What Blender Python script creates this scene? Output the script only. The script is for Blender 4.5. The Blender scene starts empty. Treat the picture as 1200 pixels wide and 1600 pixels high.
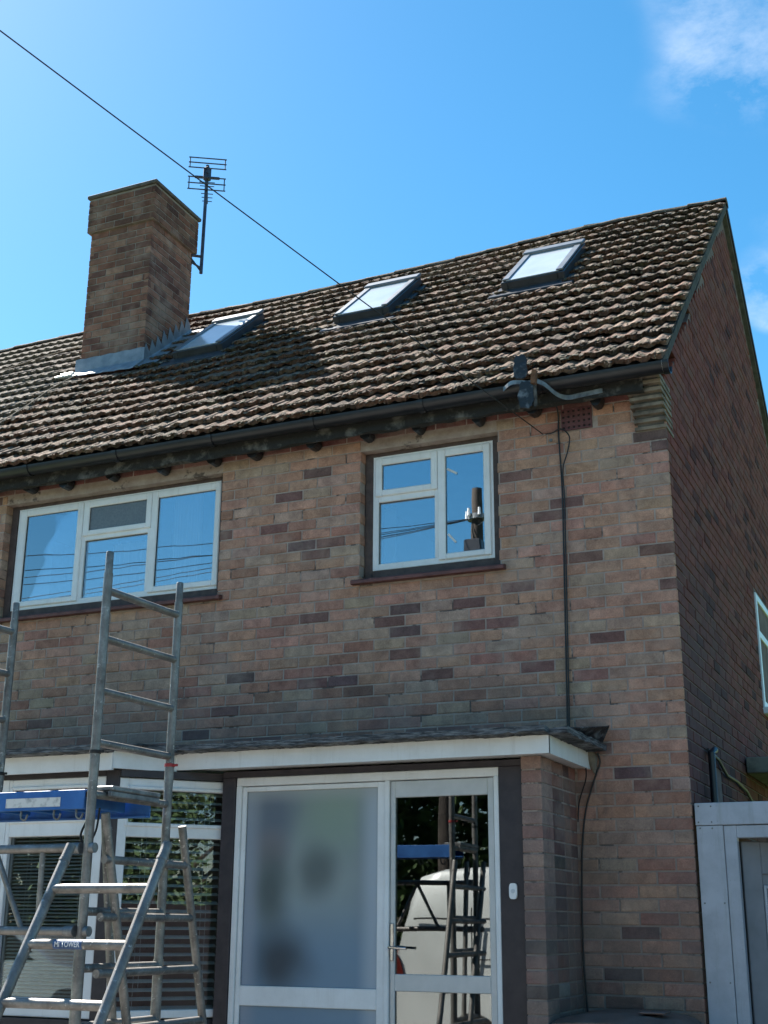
import bpy, math, random
from mathutils import Vector, Matrix, noise as mnoise

S = bpy.context.scene
COL = S.collection
rnd = random.Random(7)
R = math.radians

# ------------------------------------------------------------------ camera
cam_d = bpy.data.cameras.new('camera'); cam = bpy.data.objects.new('camera', cam_d); COL.objects.link(cam)
cam_d.sensor_width = 36.0; cam_d.lens = 44.99; cam_d.sensor_fit = 'AUTO'; cam_d.clip_end = 2000
yaw, pit, rol = R(-24.1115), R(17.8025), R(0.3965)
fw = Vector((math.sin(yaw)*math.cos(pit), math.cos(yaw)*math.cos(pit), math.sin(pit)))
rt = Vector((math.cos(yaw), -math.sin(yaw), 0)); up = rt.cross(fw)
rt2 = rt*math.cos(rol)+up*math.sin(rol); up2 = -rt*math.sin(rol)+up*math.cos(rol)
M = Matrix((rt2, up2, -fw)).transposed().to_4x4(); M.translation = (1.4509, -7.6023, 1.5824)
cam.matrix_world = M
S.camera = cam

# ------------------------------------------------------------------ sun, sky, exposure
to_sun = Vector((-0.85, 0.445, 1.0)).normalized()
sun_el = math.asin(to_sun.z)
sun_d = bpy.data.lights.new('sun', 'SUN'); sun = bpy.data.objects.new('sun', sun_d); COL.objects.link(sun)
sun_d.energy = 5.0; sun_d.angle = R(0.53); sun_d.color = (1.0, 0.94, 0.85)
sun.rotation_euler = to_sun.to_track_quat('Z', 'Y').to_euler()
W = bpy.data.worlds.new('World'); S.world = W; W.use_nodes = True
wn = W.node_tree.nodes; wl = W.node_tree.links; wn.clear()
wo = wn.new('ShaderNodeOutputWorld'); bg = wn.new('ShaderNodeBackground'); bg.inputs[1].default_value = 0.05
sky = wn.new('ShaderNodeTexSky'); sky.sky_type = 'NISHITA'; sky.sun_disc = False
sky.sun_elevation = sun_el; sky.sun_rotation = math.atan2(to_sun.x, to_sun.y)
sky.air_density = 1.0; sky.dust_density = 0.25; sky.ozone_density = 2.2; sky.altitude = 50
def pix_dir(u, v): return tuple((rt2*((u-600)/1999.5)+up2*((800-v)/1999.5)+fw).normalized())
CLOUDS = [(pix_dir(1110, 60), 5.3, 0.4, 0.60), (pix_dir(985, 88), 4.3, 0.2, 0.55), (pix_dir(1215, 390), 3.0, 0.3, 0.5), ((0.62, 0.3, 0.72), 9, 1, 0.7), ((-0.5, -0.6, 0.62), 10, 1, 0.6), ((0.3, -0.75, 0.6), 9, 1, 0.6)]
# thin wisps of cirrus across the whole sky
tc = wn.new('ShaderNodeTexCoord')
cmap = wn.new('ShaderNodeMapping'); cmap.inputs['Location'].default_value = (3.1, 1.7, 0.4); cmap.inputs['Scale'].default_value = (1.0, 1.0, 1.7)
wl.new(tc.outputs['Generated'], cmap.inputs[0])
cn1 = wn.new('ShaderNodeTexNoise'); cn1.inputs['Scale'].default_value = 5.0; cn1.inputs['Detail'].default_value = 3
cn2 = wn.new('ShaderNodeTexNoise'); cn2.inputs['Scale'].default_value = 13.0; cn2.inputs['Detail'].default_value = 9; cn2.inputs['Roughness'].default_value = 0.66; cn2.inputs['Distortion'].default_value = 0.12
wl.new(cmap.outputs[0], cn1.inputs[0]); wl.new(cmap.outputs[0], cn2.inputs[0])
nrm = wn.new('ShaderNodeVectorMath'); nrm.operation = 'NORMALIZE'; wl.new(tc.outputs['Generated'], nrm.inputs[0])
cr2 = wn.new('ShaderNodeValToRGB'); cr2.color_ramp.elements[0].position = 0.36; cr2.color_ramp.elements[1].position = 0.78
wl.new(cn2.outputs[0], cr2.inputs[0])
def wm_(op, a_, b_):
    n_ = wn.new('ShaderNodeMath'); n_.operation = op
    for i_, v_ in ((0, a_), (1, b_)):
        if isinstance(v_, (int, float)): n_.inputs[i_].default_value = v_
        else: wl.new(v_, n_.inputs[i_])
    return n_.outputs[0]
csum = None
for cd_, r0, r1, amp in CLOUDS:
    dp = wn.new('ShaderNodeVectorMath'); dp.operation = 'DOT_PRODUCT'; wl.new(nrm.outputs[0], dp.inputs[0]); dp.inputs[1].default_value = cd_
    ns_ = wm_('ADD', dp.outputs['Value'], wm_('MULTIPLY', wm_('SUBTRACT', cn1.outputs[0], 0.5), 0.012))
    mr = wn.new('ShaderNodeMapRange'); mr.interpolation_type = 'SMOOTHSTEP'; mr.inputs[1].default_value = math.cos(R(r0)); mr.inputs[2].default_value = math.cos(R(r1)); wl.new(ns_, mr.inputs[0])
    t_ = wm_('MULTIPLY', mr.outputs[0], amp); csum = t_ if csum is None else wm_('MAXIMUM', csum, t_)
cm = wn.new('ShaderNodeMath'); cm.operation = 'MULTIPLY'; wl.new(csum, cm.inputs[0]); wl.new(cr2.outputs[0], cm.inputs[1])
hsv = wn.new('ShaderNodeHueSaturation'); hsv.inputs['Hue'].default_value = 0.486; hsv.inputs['Saturation'].default_value = 1.34
wl.new(sky.outputs[0], hsv.inputs['Color'])
cmix = wn.new('ShaderNodeMixRGB'); cmix.inputs[2].default_value = (6.2, 6.6, 7.2, 1)
wl.new(cm.outputs[0], cmix.inputs[0]); wl.new(hsv.outputs[0], cmix.inputs[1])
wl.new(cmix.outputs[0], bg.inputs[0]); wl.new(bg.outputs[0], wo.inputs[0])
S.view_settings.view_transform = 'Standard'; S.view_settings.look = 'None'
S.view_settings.exposure = 2.03; S.view_settings.gamma = 1.0
S.cycles.max_bounces = 8; S.cycles.transparent_max_bounces = 12; S.cycles.caustics_reflective = False
S.cycles.use_denoising = True

# ------------------------------------------------------------------ materials
MATS = {}
def nmat(name):
    m = bpy.data.materials.new(name); m.use_nodes = True
    nt = m.node_tree; b = nt.nodes['Principled BSDF']; MATS[name] = m
    return m, nt, b
def nn(nt, t, **kw):
    n = nt.nodes.new(t)
    for k, v in kw.items():
        if k in n.inputs: n.inputs[k].default_value = v
        else: setattr(n, k, v)
    return n
def ramp(nt, src, p0, c0, p1, c1):
    r = nt.nodes.new('ShaderNodeValToRGB'); e = r.color_ramp.elements
    e[0].position = p0; e[0].color = (*c0, 1) if len(c0) == 3 else c0
    e[1].position = p1; e[1].color = (*c1, 1) if len(c1) == 3 else c1
    nt.links.new(src, r.inputs[0]); return r.outputs[0]
def mixc(nt, fac, a, b, bt='MIX'):
    m = nt.nodes.new('ShaderNodeMixRGB'); m.blend_type = bt
    for i, v in ((0, fac), (1, a), (2, b)):
        if isinstance(v, (int, float)): m.inputs[i].default_value = v
        elif isinstance(v, tuple): m.inputs[i].default_value = (*v, 1)
        else: nt.links.new(v, m.inputs[i])
    return m.outputs[0]
def mul(nt, a, b, op='MULTIPLY'):
    m = nt.nodes.new('ShaderNodeMath'); m.operation = op
    for i, v in ((0, a), (1, b)):
        if isinstance(v, (int, float)): m.inputs[i].default_value = v
        else: nt.links.new(v, m.inputs[i])
    return m.outputs[0]
def pos(nt):
    return nt.nodes.new('ShaderNodeNewGeometry').outputs['Position']
def noise(nt, vec, scale, detail=4, rough=0.55, dist=0.0):
    n = nn(nt, 'ShaderNodeTexNoise'); n.inputs['Scale'].default_value = scale; n.inputs['Detail'].default_value = detail
    n.inputs['Roughness'].default_value = rough; n.inputs['Distortion'].default_value = dist
    nt.links.new(vec, n.inputs['Vector']); return n.outputs['Fac']
def bump(nt, b, h, strength=0.3, dist=0.005):
    n = nt.nodes.new('ShaderNodeBump'); n.inputs['Strength'].default_value = strength; n.inputs['Distance'].default_value = dist
    nt.links.new(h, n.inputs['Height']); nt.links.new(n.outputs[0], b.inputs['Normal'])
def smask(nt, v, lo, hi):
    m = nt.nodes.new('ShaderNodeMapRange'); m.interpolation_type = 'SMOOTHSTEP'
    m.inputs[1].default_value = lo; m.inputs[2].default_value = hi; nt.links.new(v, m.inputs[0]); return m.outputs[0]
def sep(nt, v):
    s = nt.nodes.new('ShaderNodeSeparateXYZ'); nt.links.new(v, s.inputs[0]); return s.outputs
def simple(name, c1, c2, scale=6, rough=0.6, metal=0.0, bs=0.2, bscale=60, detail=5, lo=0.35, hi=0.65, bd=0.003, spec=0.5):
    m, nt, b = nmat(name); p = pos(nt)
    f = noise(nt, p, scale, detail, 0.6)
    nt.links.new(ramp(nt, f, lo, c1, hi, c2), b.inputs['Base Color'])
    b.inputs['Roughness'].default_value = rough; b.inputs['Metallic'].default_value = metal
    b.inputs['Specular IOR Level'].default_value = spec
    if bs: bump(nt, b, noise(nt, p, bscale, 4), bs, bd)
    return m

def brick_mat(name, src, grime_shade=True):
    m, nt, b = nmat(name); p = pos(nt)
    if src == 'obj': c = nt.nodes.new('ShaderNodeObjectInfo').outputs['Color']
    else: c = nn(nt, 'ShaderNodeAttribute', attribute_name='col').outputs['Color']
    mott = noise(nt, p, 9, 6, 0.72, 0.4)
    c = mixc(nt, 0.9, c, ramp(nt, mott, 0.3, (0.56, 0.53, 0.55), 0.70, (1.32, 1.29, 1.26)), 'MULTIPLY')
    fine = noise(nt, p, 110, 5, 0.75)
    c = mixc(nt, 0.75, c, ramp(nt, fine, 0.3, (0.7, 0.7, 0.7), 0.7, (1.3, 1.3, 1.3)), 'MULTIPLY')
    # dusty lime bloom drifting over several courses
    bl = noise(nt, p, 2.6, 5, 0.62)
    c = mixc(nt, mul(nt, smask(nt, bl, 0.48, 0.72), 0.42), c, (0.47, 0.355, 0.285))
    if grime_shade:
        x, y, z = sep(nt, p)
        st = mul(nt, mul(nt, smask(nt, z, 3.2, 2.7), smask(nt, x, -0.3, -1.2)), smask(nt, noise(nt, p, 1.7, 6, 0.65), 0.34, 0.58))
        c = mixc(nt, mul(nt, st, 0.5), c, (0.15, 0.11, 0.105))
        lo_shade = mul(nt, smask(nt, z, 2.9, 1.3), smask(nt, noise(nt, p, 2.3, 5, 0.6), 0.3, 0.62))
        c = mixc(nt, mul(nt, lo_shade, 0.62), c, (0.15, 0.128, 0.115))  # lower wall darkened: porch shade painted into the brick, with some soot
        # vertical run-off streaks
        mp = nn(nt, 'ShaderNodeMapping'); mp.inputs['Scale'].default_value = (7, 7, 0.45); nt.links.new(p, mp.inputs[0])
        sk = noise(nt, mp.outputs[0], 1.6, 5, 0.65)
        c = mixc(nt, mul(nt, smask(nt, sk, 0.55, 0.75), 0.35), c, (0.15, 0.115, 0.11))
    nt.links.new(c, b.inputs['Base Color']); b.inputs['Roughness'].default_value = 0.92
    b.inputs['Specular IOR Level'].default_value = 0.2
    bump(nt, b, mul(nt, noise(nt, p, 70, 5, 0.7), noise(nt, p, 22, 3), 'ADD'), 0.45, 0.004)
    return m
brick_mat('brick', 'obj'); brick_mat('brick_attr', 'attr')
def gable_tint():
    # the gable faces the weather: soot patch with a shape of its own
    m, nt, b = nmat('brick_gable'); p = pos(nt)
    c = nn(nt, 'ShaderNodeAttribute', attribute_name='col').outputs['Color']
    c = mixc(nt, 0.8, c, ramp(nt, noise(nt, p, 11, 5, 0.7), 0.3, (0.6, 0.58, 0.58), 0.72, (1.3, 1.25, 1.2)), 'MULTIPLY')
    x, y, z = sep(nt, p)
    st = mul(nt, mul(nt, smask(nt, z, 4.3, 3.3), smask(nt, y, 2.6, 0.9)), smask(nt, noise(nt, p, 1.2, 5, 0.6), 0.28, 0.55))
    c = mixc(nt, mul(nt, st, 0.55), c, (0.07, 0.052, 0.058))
    nt.links.new(c, b.inputs['Base Color']); b.inputs['Roughness'].default_value = 0.92; b.inputs['Specular IOR Level'].default_value = 0.2
    bump(nt, b, noise(nt, p, 60, 5, 0.7), 0.5, 0.004)
gable_tint()
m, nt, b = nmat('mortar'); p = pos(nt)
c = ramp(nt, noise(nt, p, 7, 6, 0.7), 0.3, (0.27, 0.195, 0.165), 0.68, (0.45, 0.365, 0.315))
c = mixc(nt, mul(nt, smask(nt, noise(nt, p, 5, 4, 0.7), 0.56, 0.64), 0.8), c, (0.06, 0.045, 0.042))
x, y, z = sep(nt, p); lo_shade = mul(nt, smask(nt, z, 2.9, 1.3), 0.55); c = mixc(nt, lo_shade, c, (0.15, 0.13, 0.115))  # lower joints take the same painted shade and soot
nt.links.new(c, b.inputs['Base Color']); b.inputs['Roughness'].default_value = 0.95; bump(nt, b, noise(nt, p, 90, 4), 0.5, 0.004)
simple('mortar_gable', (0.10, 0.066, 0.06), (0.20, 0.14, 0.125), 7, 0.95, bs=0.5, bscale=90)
simple('mortar_pale', (0.20, 0.165, 0.14), (0.31, 0.265, 0.23), 9, 0.95, bs=0.5, bscale=90)

def tile_mat(name, src):
    m, nt, b = nmat(name); p = pos(nt)
    if src == 'obj': c = nt.nodes.new('ShaderNodeObjectInfo').outputs['Color']
    else: c = nn(nt, 'ShaderNodeAttribute', attribute_name='col').outputs['Color']
    c = mixc(nt, 0.8, c, ramp(nt, noise(nt, p, 20, 6, 0.75), 0.3, (0.5, 0.5, 0.5), 0.72, (1.45, 1.4, 1.35)), 'MULTIPLY')
    li = noise(nt, p, 34, 4, 0.6)
    c = mixc(nt, mul(nt, smask(nt, li, 0.6, 0.68), 0.6), c, (0.42, 0.38, 0.31))
    mo = mul(nt, smask(nt, noise(nt, p, 3.0, 5, 0.6), 0.5, 0.66), smask(nt, noise(nt, p, 40, 4, 0.6), 0.42, 0.6))
    c = mixc(nt, mul(nt, mo, 0.6), c, (0.10, 0.095, 0.045))
    nt.links.new(c, b.inputs['Base Color']); b.inputs['Roughness'].default_value = 0.93; b.inputs['Specular IOR Level'].default_value = 0.25
    bump(nt, b, noise(nt, p, 55, 6, 0.75), 0.9, 0.012)
    return m
tile_mat('tile', 'obj'); tile_mat('tile_attr', 'attr')
m, nt, b = nmat('moss'); p = pos(nt)
c = nn(nt, 'ShaderNodeAttribute', attribute_name='col').outputs['Color']
c = mixc(nt, 0.8, c, ramp(nt, noise(nt, p, 80, 5, 0.7), 0.3, (0.5, 0.5, 0.5), 0.7, (1.4, 1.4, 1.4)), 'MULTIPLY')
nt.links.new(c, b.inputs['Base Color']); b.inputs['Roughness'].default_value = 1.0; bump(nt, b, noise(nt, p, 200, 4, 0.7), 1.0, 0.01)

m, nt, b = nmat('upvc'); p = pos(nt)
f = noise(nt, p, 5, 6, 0.65)
c = ramp(nt, f, 0.3, (0.74, 0.735, 0.72), 0.62, (0.84, 0.84, 0.835))
c = mixc(nt, mul(nt, smask(nt, noise(nt, p, 60, 4, 0.7), 0.6, 0.75), 0.25), c, (0.4, 0.38, 0.33))
mp = nn(nt, 'ShaderNodeMapping'); mp.inputs['Scale'].default_value = (16, 16, 1.2); nt.links.new(p, mp.inputs[0])
c = mixc(nt, mul(nt, smask(nt, noise(nt, mp.outputs[0], 1.5, 6, 0.7), 0.52, 0.78), 0.28), c, (0.48, 0.45, 0.41))
nt.links.new(c, b.inputs['Base Color']); b.inputs['Roughness'].default_value = 0.38
m, nt, b = nmat('gate_white'); p = pos(nt)
c = ramp(nt, noise(nt, p, 5, 8, 0.65), 0.32, (0.37, 0.39, 0.43), 0.66, (0.50, 0.52, 0.57))
mp = nn(nt, 'ShaderNodeMapping'); mp.inputs['Scale'].default_value = (16, 16, 1.0); nt.links.new(p, mp.inputs[0])
c = mixc(nt, mul(nt, smask(nt, noise(nt, mp.outputs[0], 1.5, 6, 0.7), 0.52, 0.75), 0.4), c, (0.26, 0.27, 0.25))
c = mixc(nt, mul(nt, smask(nt, noise(nt, p, 70, 5, 0.7), 0.62, 0.72), 0.5), c, (0.2, 0.2, 0.18))
nt.links.new(c, b.inputs['Base Color']); b.inputs['Roughness'].default_value = 0.45
simple('gate_white_shaded', (0.17, 0.18, 0.20), (0.23, 0.24, 0.27), 4, 0.5, bs=0.1)  # white door in darker grey: shade of the opening put into its colour
simple('door_alu', (0.52, 0.53, 0.52), (0.62, 0.62, 0.61), 6, 0.42, metal=0.15, bs=0.05)
simple('timber_dark', (0.022, 0.017, 0.022), (0.042, 0.032, 0.036), 9, 0.5, bs=0.25, bscale=40)
simple('timber_frame', (0.055, 0.035, 0.032), (0.10, 0.07, 0.06), 14, 0.7, bs=0.4, bscale=60)
simple('render_grey', (0.07, 0.066, 0.062), (0.13, 0.12, 0.11), 12, 0.9, bs=0.4)
simple('rotten_wood', (0.02, 0.019, 0.018), (0.27, 0.25, 0.22), 7, 0.9, bs=0.8, bscale=40, detail=9, lo=0.52, hi=0.80, bd=0.01)
simple('gutter_black', (0.008, 0.009, 0.012), (0.016, 0.017, 0.021), 6, 0.38, bs=0.08)
simple('gutter_cap', (0.55, 0.56, 0.58), (0.66, 0.67, 0.68), 6, 0.4, bs=0)
simple('lead', (0.17, 0.20, 0.24), (0.28, 0.31, 0.35), 9, 0.55, metal=0.25, bs=0.35, bscale=30)
simple('felt', (0.012, 0.014, 0.018), (0.22, 0.24, 0.26), 16, 0.5, bs=0.8, bscale=30, detail=9, lo=0.52, hi=0.8, bd=0.008)
m, nt, b = nmat('felt_edge'); p = pos(nt); mp = nn(nt, 'ShaderNodeMapping'); mp.inputs['Scale'].default_value = (0.25, 0.25, 2.6); nt.links.new(p, mp.inputs[0])
c = ramp(nt, noise(nt, mp.outputs[0], 34, 8, 0.75, 0.3), 0.44, (0.022, 0.024, 0.028), 0.74, (0.34, 0.35, 0.36))
nt.links.new(c, b.inputs['Base Color']); b.inputs['Roughness'].default_value = 0.75; bump(nt, b, noise(nt, mp.outputs[0], 40, 6, 0.75), 0.8, 0.006)
simple('sill_red', (0.085, 0.03, 0.028), (0.16, 0.062, 0.055), 12, 0.55, bs=0.4, bscale=50)
simple('air_brick', (0.085, 0.032, 0.034), (0.14, 0.055, 0.055), 18, 0.8, bs=0.4)
simple('concrete', (0.15, 0.125, 0.095), (0.27, 0.235, 0.185), 10, 0.95, bs=0.6, bscale=70, detail=7)
simple('corbel_tile', (0.085, 0.064, 0.05), (0.25, 0.20, 0.15), 9, 0.9, bs=0.6, detail=7, lo=0.34, hi=0.6)
simple('skylight_grey', (0.032, 0.037, 0.046), (0.055, 0.062, 0.074), 9, 0.42, metal=0.3, bs=0.08)
simple('skylight_light', (0.13, 0.145, 0.165), (0.19, 0.205, 0.225), 9, 0.4, metal=0.35, bs=0.08)
simple('skylight_wood', (0.55, 0.50, 0.38), (0.66, 0.60, 0.48), 9, 0.5, bs=0.08)
simple('cable_black', (0.006, 0.006, 0.007), (0.012, 0.012, 0.014), 9, 0.5, bs=0)
simple('aerial_metal', (0.035, 0.04, 0.055), (0.08, 0.088, 0.11), 14, 0.45, metal=0.7, bs=0.1)
simple('galv', (0.12, 0.125, 0.13), (0.26, 0.27, 0.27), 20, 0.5, metal=0.5, bs=0.3)
simple('rust', (0.10, 0.045, 0.02), (0.22, 0.10, 0.05), 20, 0.9, bs=0.6)
simple('bin_brown', (0.125, 0.075, 0.06), (0.19, 0.125, 0.105), 8, 0.55, bs=0.2, bscale=120)
simple('room_wall', (0.20, 0.19, 0.175), (0.26, 0.25, 0.23), 2, 0.9, bs=0)
simple('room_floor', (0.08, 0.06, 0.045), (0.12, 0.09, 0.07), 6, 0.8, bs=0)
simple('net_curtain', (0.62, 0.63, 0.64), (0.74, 0.75, 0.76), 6, 0.9, bs=0)
simple('blind_white', (0.58, 0.60, 0.60), (0.68, 0.70, 0.70), 6, 0.5, bs=0)
simple('platform_blue', (0.01, 0.085, 0.30), (0.03, 0.15, 0.44), 8, 0.5, bs=0.2, detail=8)
simple('plywood', (0.05, 0.045, 0.042), (0.12, 0.105, 0.09), 12, 0.8, bs=0.3)
simple('label_white', (0.32, 0.33, 0.33), (0.66, 0.66, 0.64), 30, 0.6, bs=0, detail=8, lo=0.3, hi=0.5)
simple('label_blue', (0.02, 0.06, 0.16), (0.04, 0.10, 0.24), 20, 0.5, bs=0)
simple('rubber', (0.012, 0.012, 0.012), (0.025, 0.025, 0.025), 9, 0.8, bs=0.1)
simple('red_plastic', (0.30, 0.02, 0.025), (0.42, 0.04, 0.04), 9, 0.5, bs=0)
m, nt, b = nmat('alu_tube'); p = pos(nt)
f = noise(nt, p, 11, 7, 0.72)
c = ramp(nt, f, 0.28, (0.10, 0.092, 0.085), 0.66, (0.27, 0.26, 0.245))
sp = smask(nt, noise(nt, p, 48, 6, 0.8, 0.4), 0.60, 0.70)
c = mixc(nt, mul(nt, sp, 0.75), c, (0.07, 0.062, 0.055))
sp2 = smask(nt, noise(nt, p, 33, 5, 0.75), 0.60, 0.66)
c = mixc(nt, mul(nt, sp2, 0.75), c, (0.52, 0.50, 0.46))
nt.links.new(c, b.inputs['Base Color']); b.inputs['Metallic'].default_value = 0.55
nt.links.new(ramp(nt, f, 0.3, (0.6,)*3, 0.7, (0.38,)*3), b.inputs['Roughness']); bump(nt, b, noise(nt, p, 130, 5, 0.7), 0.25, 0.003)
# ground and vegetation
m, nt, b = nmat('asphalt'); p = pos(nt)
c = ramp(nt, noise(nt, p, 120, 5, 0.7), 0.3, (0.035, 0.035, 0.036), 0.7, (0.085, 0.085, 0.083))
nt.links.new(mixc(nt, 0.5, c, ramp(nt, noise(nt, p, 0.7, 4), 0.3, (0.7,)*3, 0.7, (1.2,)*3), 'MULTIPLY'), b.inputs['Base Color']); b.inputs['Roughness'].default_value = 0.9
simple('paving', (0.13, 0.122, 0.115), (0.19, 0.18, 0.17), 3, 0.9, bs=0.4, bscale=50)
simple('grass', (0.045, 0.085, 0.02), (0.09, 0.14, 0.04), 4, 0.95, bs=0.8, bscale=60)
simple('bark', (0.045, 0.035, 0.026), (0.10, 0.08, 0.06), 14, 0.95, bs=0.8, bscale=30, bd=0.02)
simple('pole_wood', (0.025, 0.019, 0.015), (0.055, 0.042, 0.033), 9, 0.9, bs=0.5, bscale=30)
m, nt, b = nmat('leaf'); p = pos(nt)
c = nn(nt, 'ShaderNodeAttribute', attribute_name='col').outputs['Color']
nt.links.new(c, b.inputs['Base Color']); b.inputs['Roughness'].default_value = 0.6
b.inputs['Subsurface Weight'].default_value = 0.0
simple('van_paint', (0.58, 0.60, 0.57), (0.66, 0.68, 0.65), 2, 0.35, bs=0)
simple('car_paint', (0.42, 0.44, 0.46), (0.46, 0.48, 0.5), 2, 0.22, metal=0.6, bs=0)
simple('van_glass', (0.01, 0.012, 0.014), (0.015, 0.018, 0.02), 2, 0.05, bs=0)
simple('tail_red', (0.10, 0.012, 0.010), (0.20, 0.05, 0.04), 9, 0.2, bs=0)
simple('chrome', (0.5, 0.5, 0.5), (0.6, 0.6, 0.6), 9, 0.2, metal=1.0, bs=0)

def glass(name, refl, tint, rough=0.0):
    m = bpy.data.materials.new(name); m.use_nodes = True; nt = m.node_tree; nt.nodes.clear(); MATS[name] = m
    o = nt.nodes.new('ShaderNodeOutputMaterial'); mx = nt.nodes.new('ShaderNodeMixShader')
    t = nt.nodes.new('ShaderNodeBsdfTransparent'); g = nt.nodes.new('ShaderNodeBsdfGlossy')
    t.inputs[0].default_value = (*tint, 1); g.inputs['Color'].default_value = (0.93, 0.96, 1.0, 1); g.inputs['Roughness'].default_value = rough
    p = pos(nt); w = noise(nt, p, 1.6, 2)
    bn = nt.nodes.new('ShaderNodeBump'); bn.inputs['Strength'].default_value = 0.03; bn.inputs['Distance'].default_value = 0.02
    nt.links.new(w, bn.inputs['Height']); nt.links.new(bn.outputs[0], g.inputs['Normal'])
    fr = nt.nodes.new('ShaderNodeFresnel'); fr.inputs[0].default_value = 1.5
    f = mul(nt, mul(nt, fr.outputs[0], 1.0 - refl), refl, 'ADD')
    nt.links.new(f, mx.inputs[0]); nt.links.new(t.outputs[0], mx.inputs[1]); nt.links.new(g.outputs[0], mx.inputs[2]); nt.links.new(mx.outputs[0], o.inputs[0])
    return m
glass('pane_up', 0.36, (0.85, 0.88, 0.9)); glass('pane_low', 0.02, (0.9, 0.93, 0.93)); glass('pane_sky', 0.08, (0.97, 0.98, 0.98))
glass('pane_door', 0.12, (0.5, 0.53, 0.52), 0.012)
# side pane: a blurred-out view painted on as soft coloured shapes
m, nt, b = nmat('painted_blur_pane'); p = pos(nt); x, y, z = sep(nt, p)
wob = mul(nt, noise(nt, p, 4.0, 1, 0.3), 0.5, 'SUBTRACT')
c = ramp(nt, noise(nt, p, 2.4, 1, 0.3), 0.30, (0.22, 0.26, 0.27), 0.70, (0.30, 0.345, 0.33))
def blob(cx, cz, rx, rz):
    a = mul(nt, mul(nt, mul(nt, mul(nt, x, cx, 'SUBTRACT'), mul(nt, wob, 0.10), 'ADD'), 1/rx), 2, 'POWER'); d = mul(nt, mul(nt, mul(nt, z, cz, 'SUBTRACT'), 1/rz), 2, 'POWER')
    return smask(nt, mul(nt, mul(nt, a, d, 'ADD'), 0.5, 'POWER'), 1.5, 0.15)
c = mixc(nt, mul(nt, smask(nt, z, 1.85, 1.38), 0.8), c, (0.15, 0.25, 0.36))
c = mixc(nt, mul(nt, blob(-1.98, 2.2, 0.28, 0.25), 0.7), c, (0.27, 0.35, 0.26))
c = mixc(nt, mul(nt, blob(-2.39, 2.22, 0.15, 0.30), 0.85), c, (0.12, 0.145, 0.19))
c = mixc(nt, mul(nt, blob(-2.40, 2.00, 0.13, 0.12), 0.6), c, (0.24, 0.20, 0.20))
c = mixc(nt, mul(nt, blob(-2.39, 1.76, 0.14, 0.26), 0.9), c, (0.075, 0.10, 0.10))
c = mixc(nt, mul(nt, blob(-2.33, 1.36, 0.20, 0.19), 0.95), c, (0.03, 0.045, 0.06))
c = mixc(nt, mul(nt, blob(-2.09, 1.87, 0.13, 0.16), 0.75), c, (0.07, 0.09, 0.09))
c = mixc(nt, mul(nt, smask(nt, x, -2.44, -2.57), 0.75), c, (0.30, 0.33, 0.39))
c = mixc(nt, mul(nt, blob(-1.78, 2.0, 0.06, 0.5), 0.5), c, (0.22, 0.25, 0.28))
c = mixc(nt, mul(nt, smask(nt, x, -1.84, -1.72), 0.85), c, (0.42, 0.47, 0.52))
c = mixc(nt, mul(nt, smask(nt, z, 2.24, 2.36), 0.7), c, (0.40, 0.42, 0.42))
nt.links.new(c, b.inputs['Base Color']); b.inputs['Roughness'].default_value = 0.5; bump(nt, b, noise(nt, p, 160, 3, 0.6), 0.25, 0.003)

simple('pane_blind', (0.40, 0.45, 0.50), (0.48, 0.53, 0.58), 3, 0.10, bs=0)
simple('verge_dark', (0.03, 0.027, 0.024), (0.075, 0.065, 0.057), 14, 0.95, bs=0.5)
simple('pane_obscure', (0.13, 0.145, 0.155), (0.17, 0.185, 0.195), 90, 0.25, bs=0.3, bscale=160)
simple('lintel', (0.105, 0.084, 0.06), (0.20, 0.165, 0.12), 10, 0.95, bs=0.6, bscale=70, detail=7)
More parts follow.
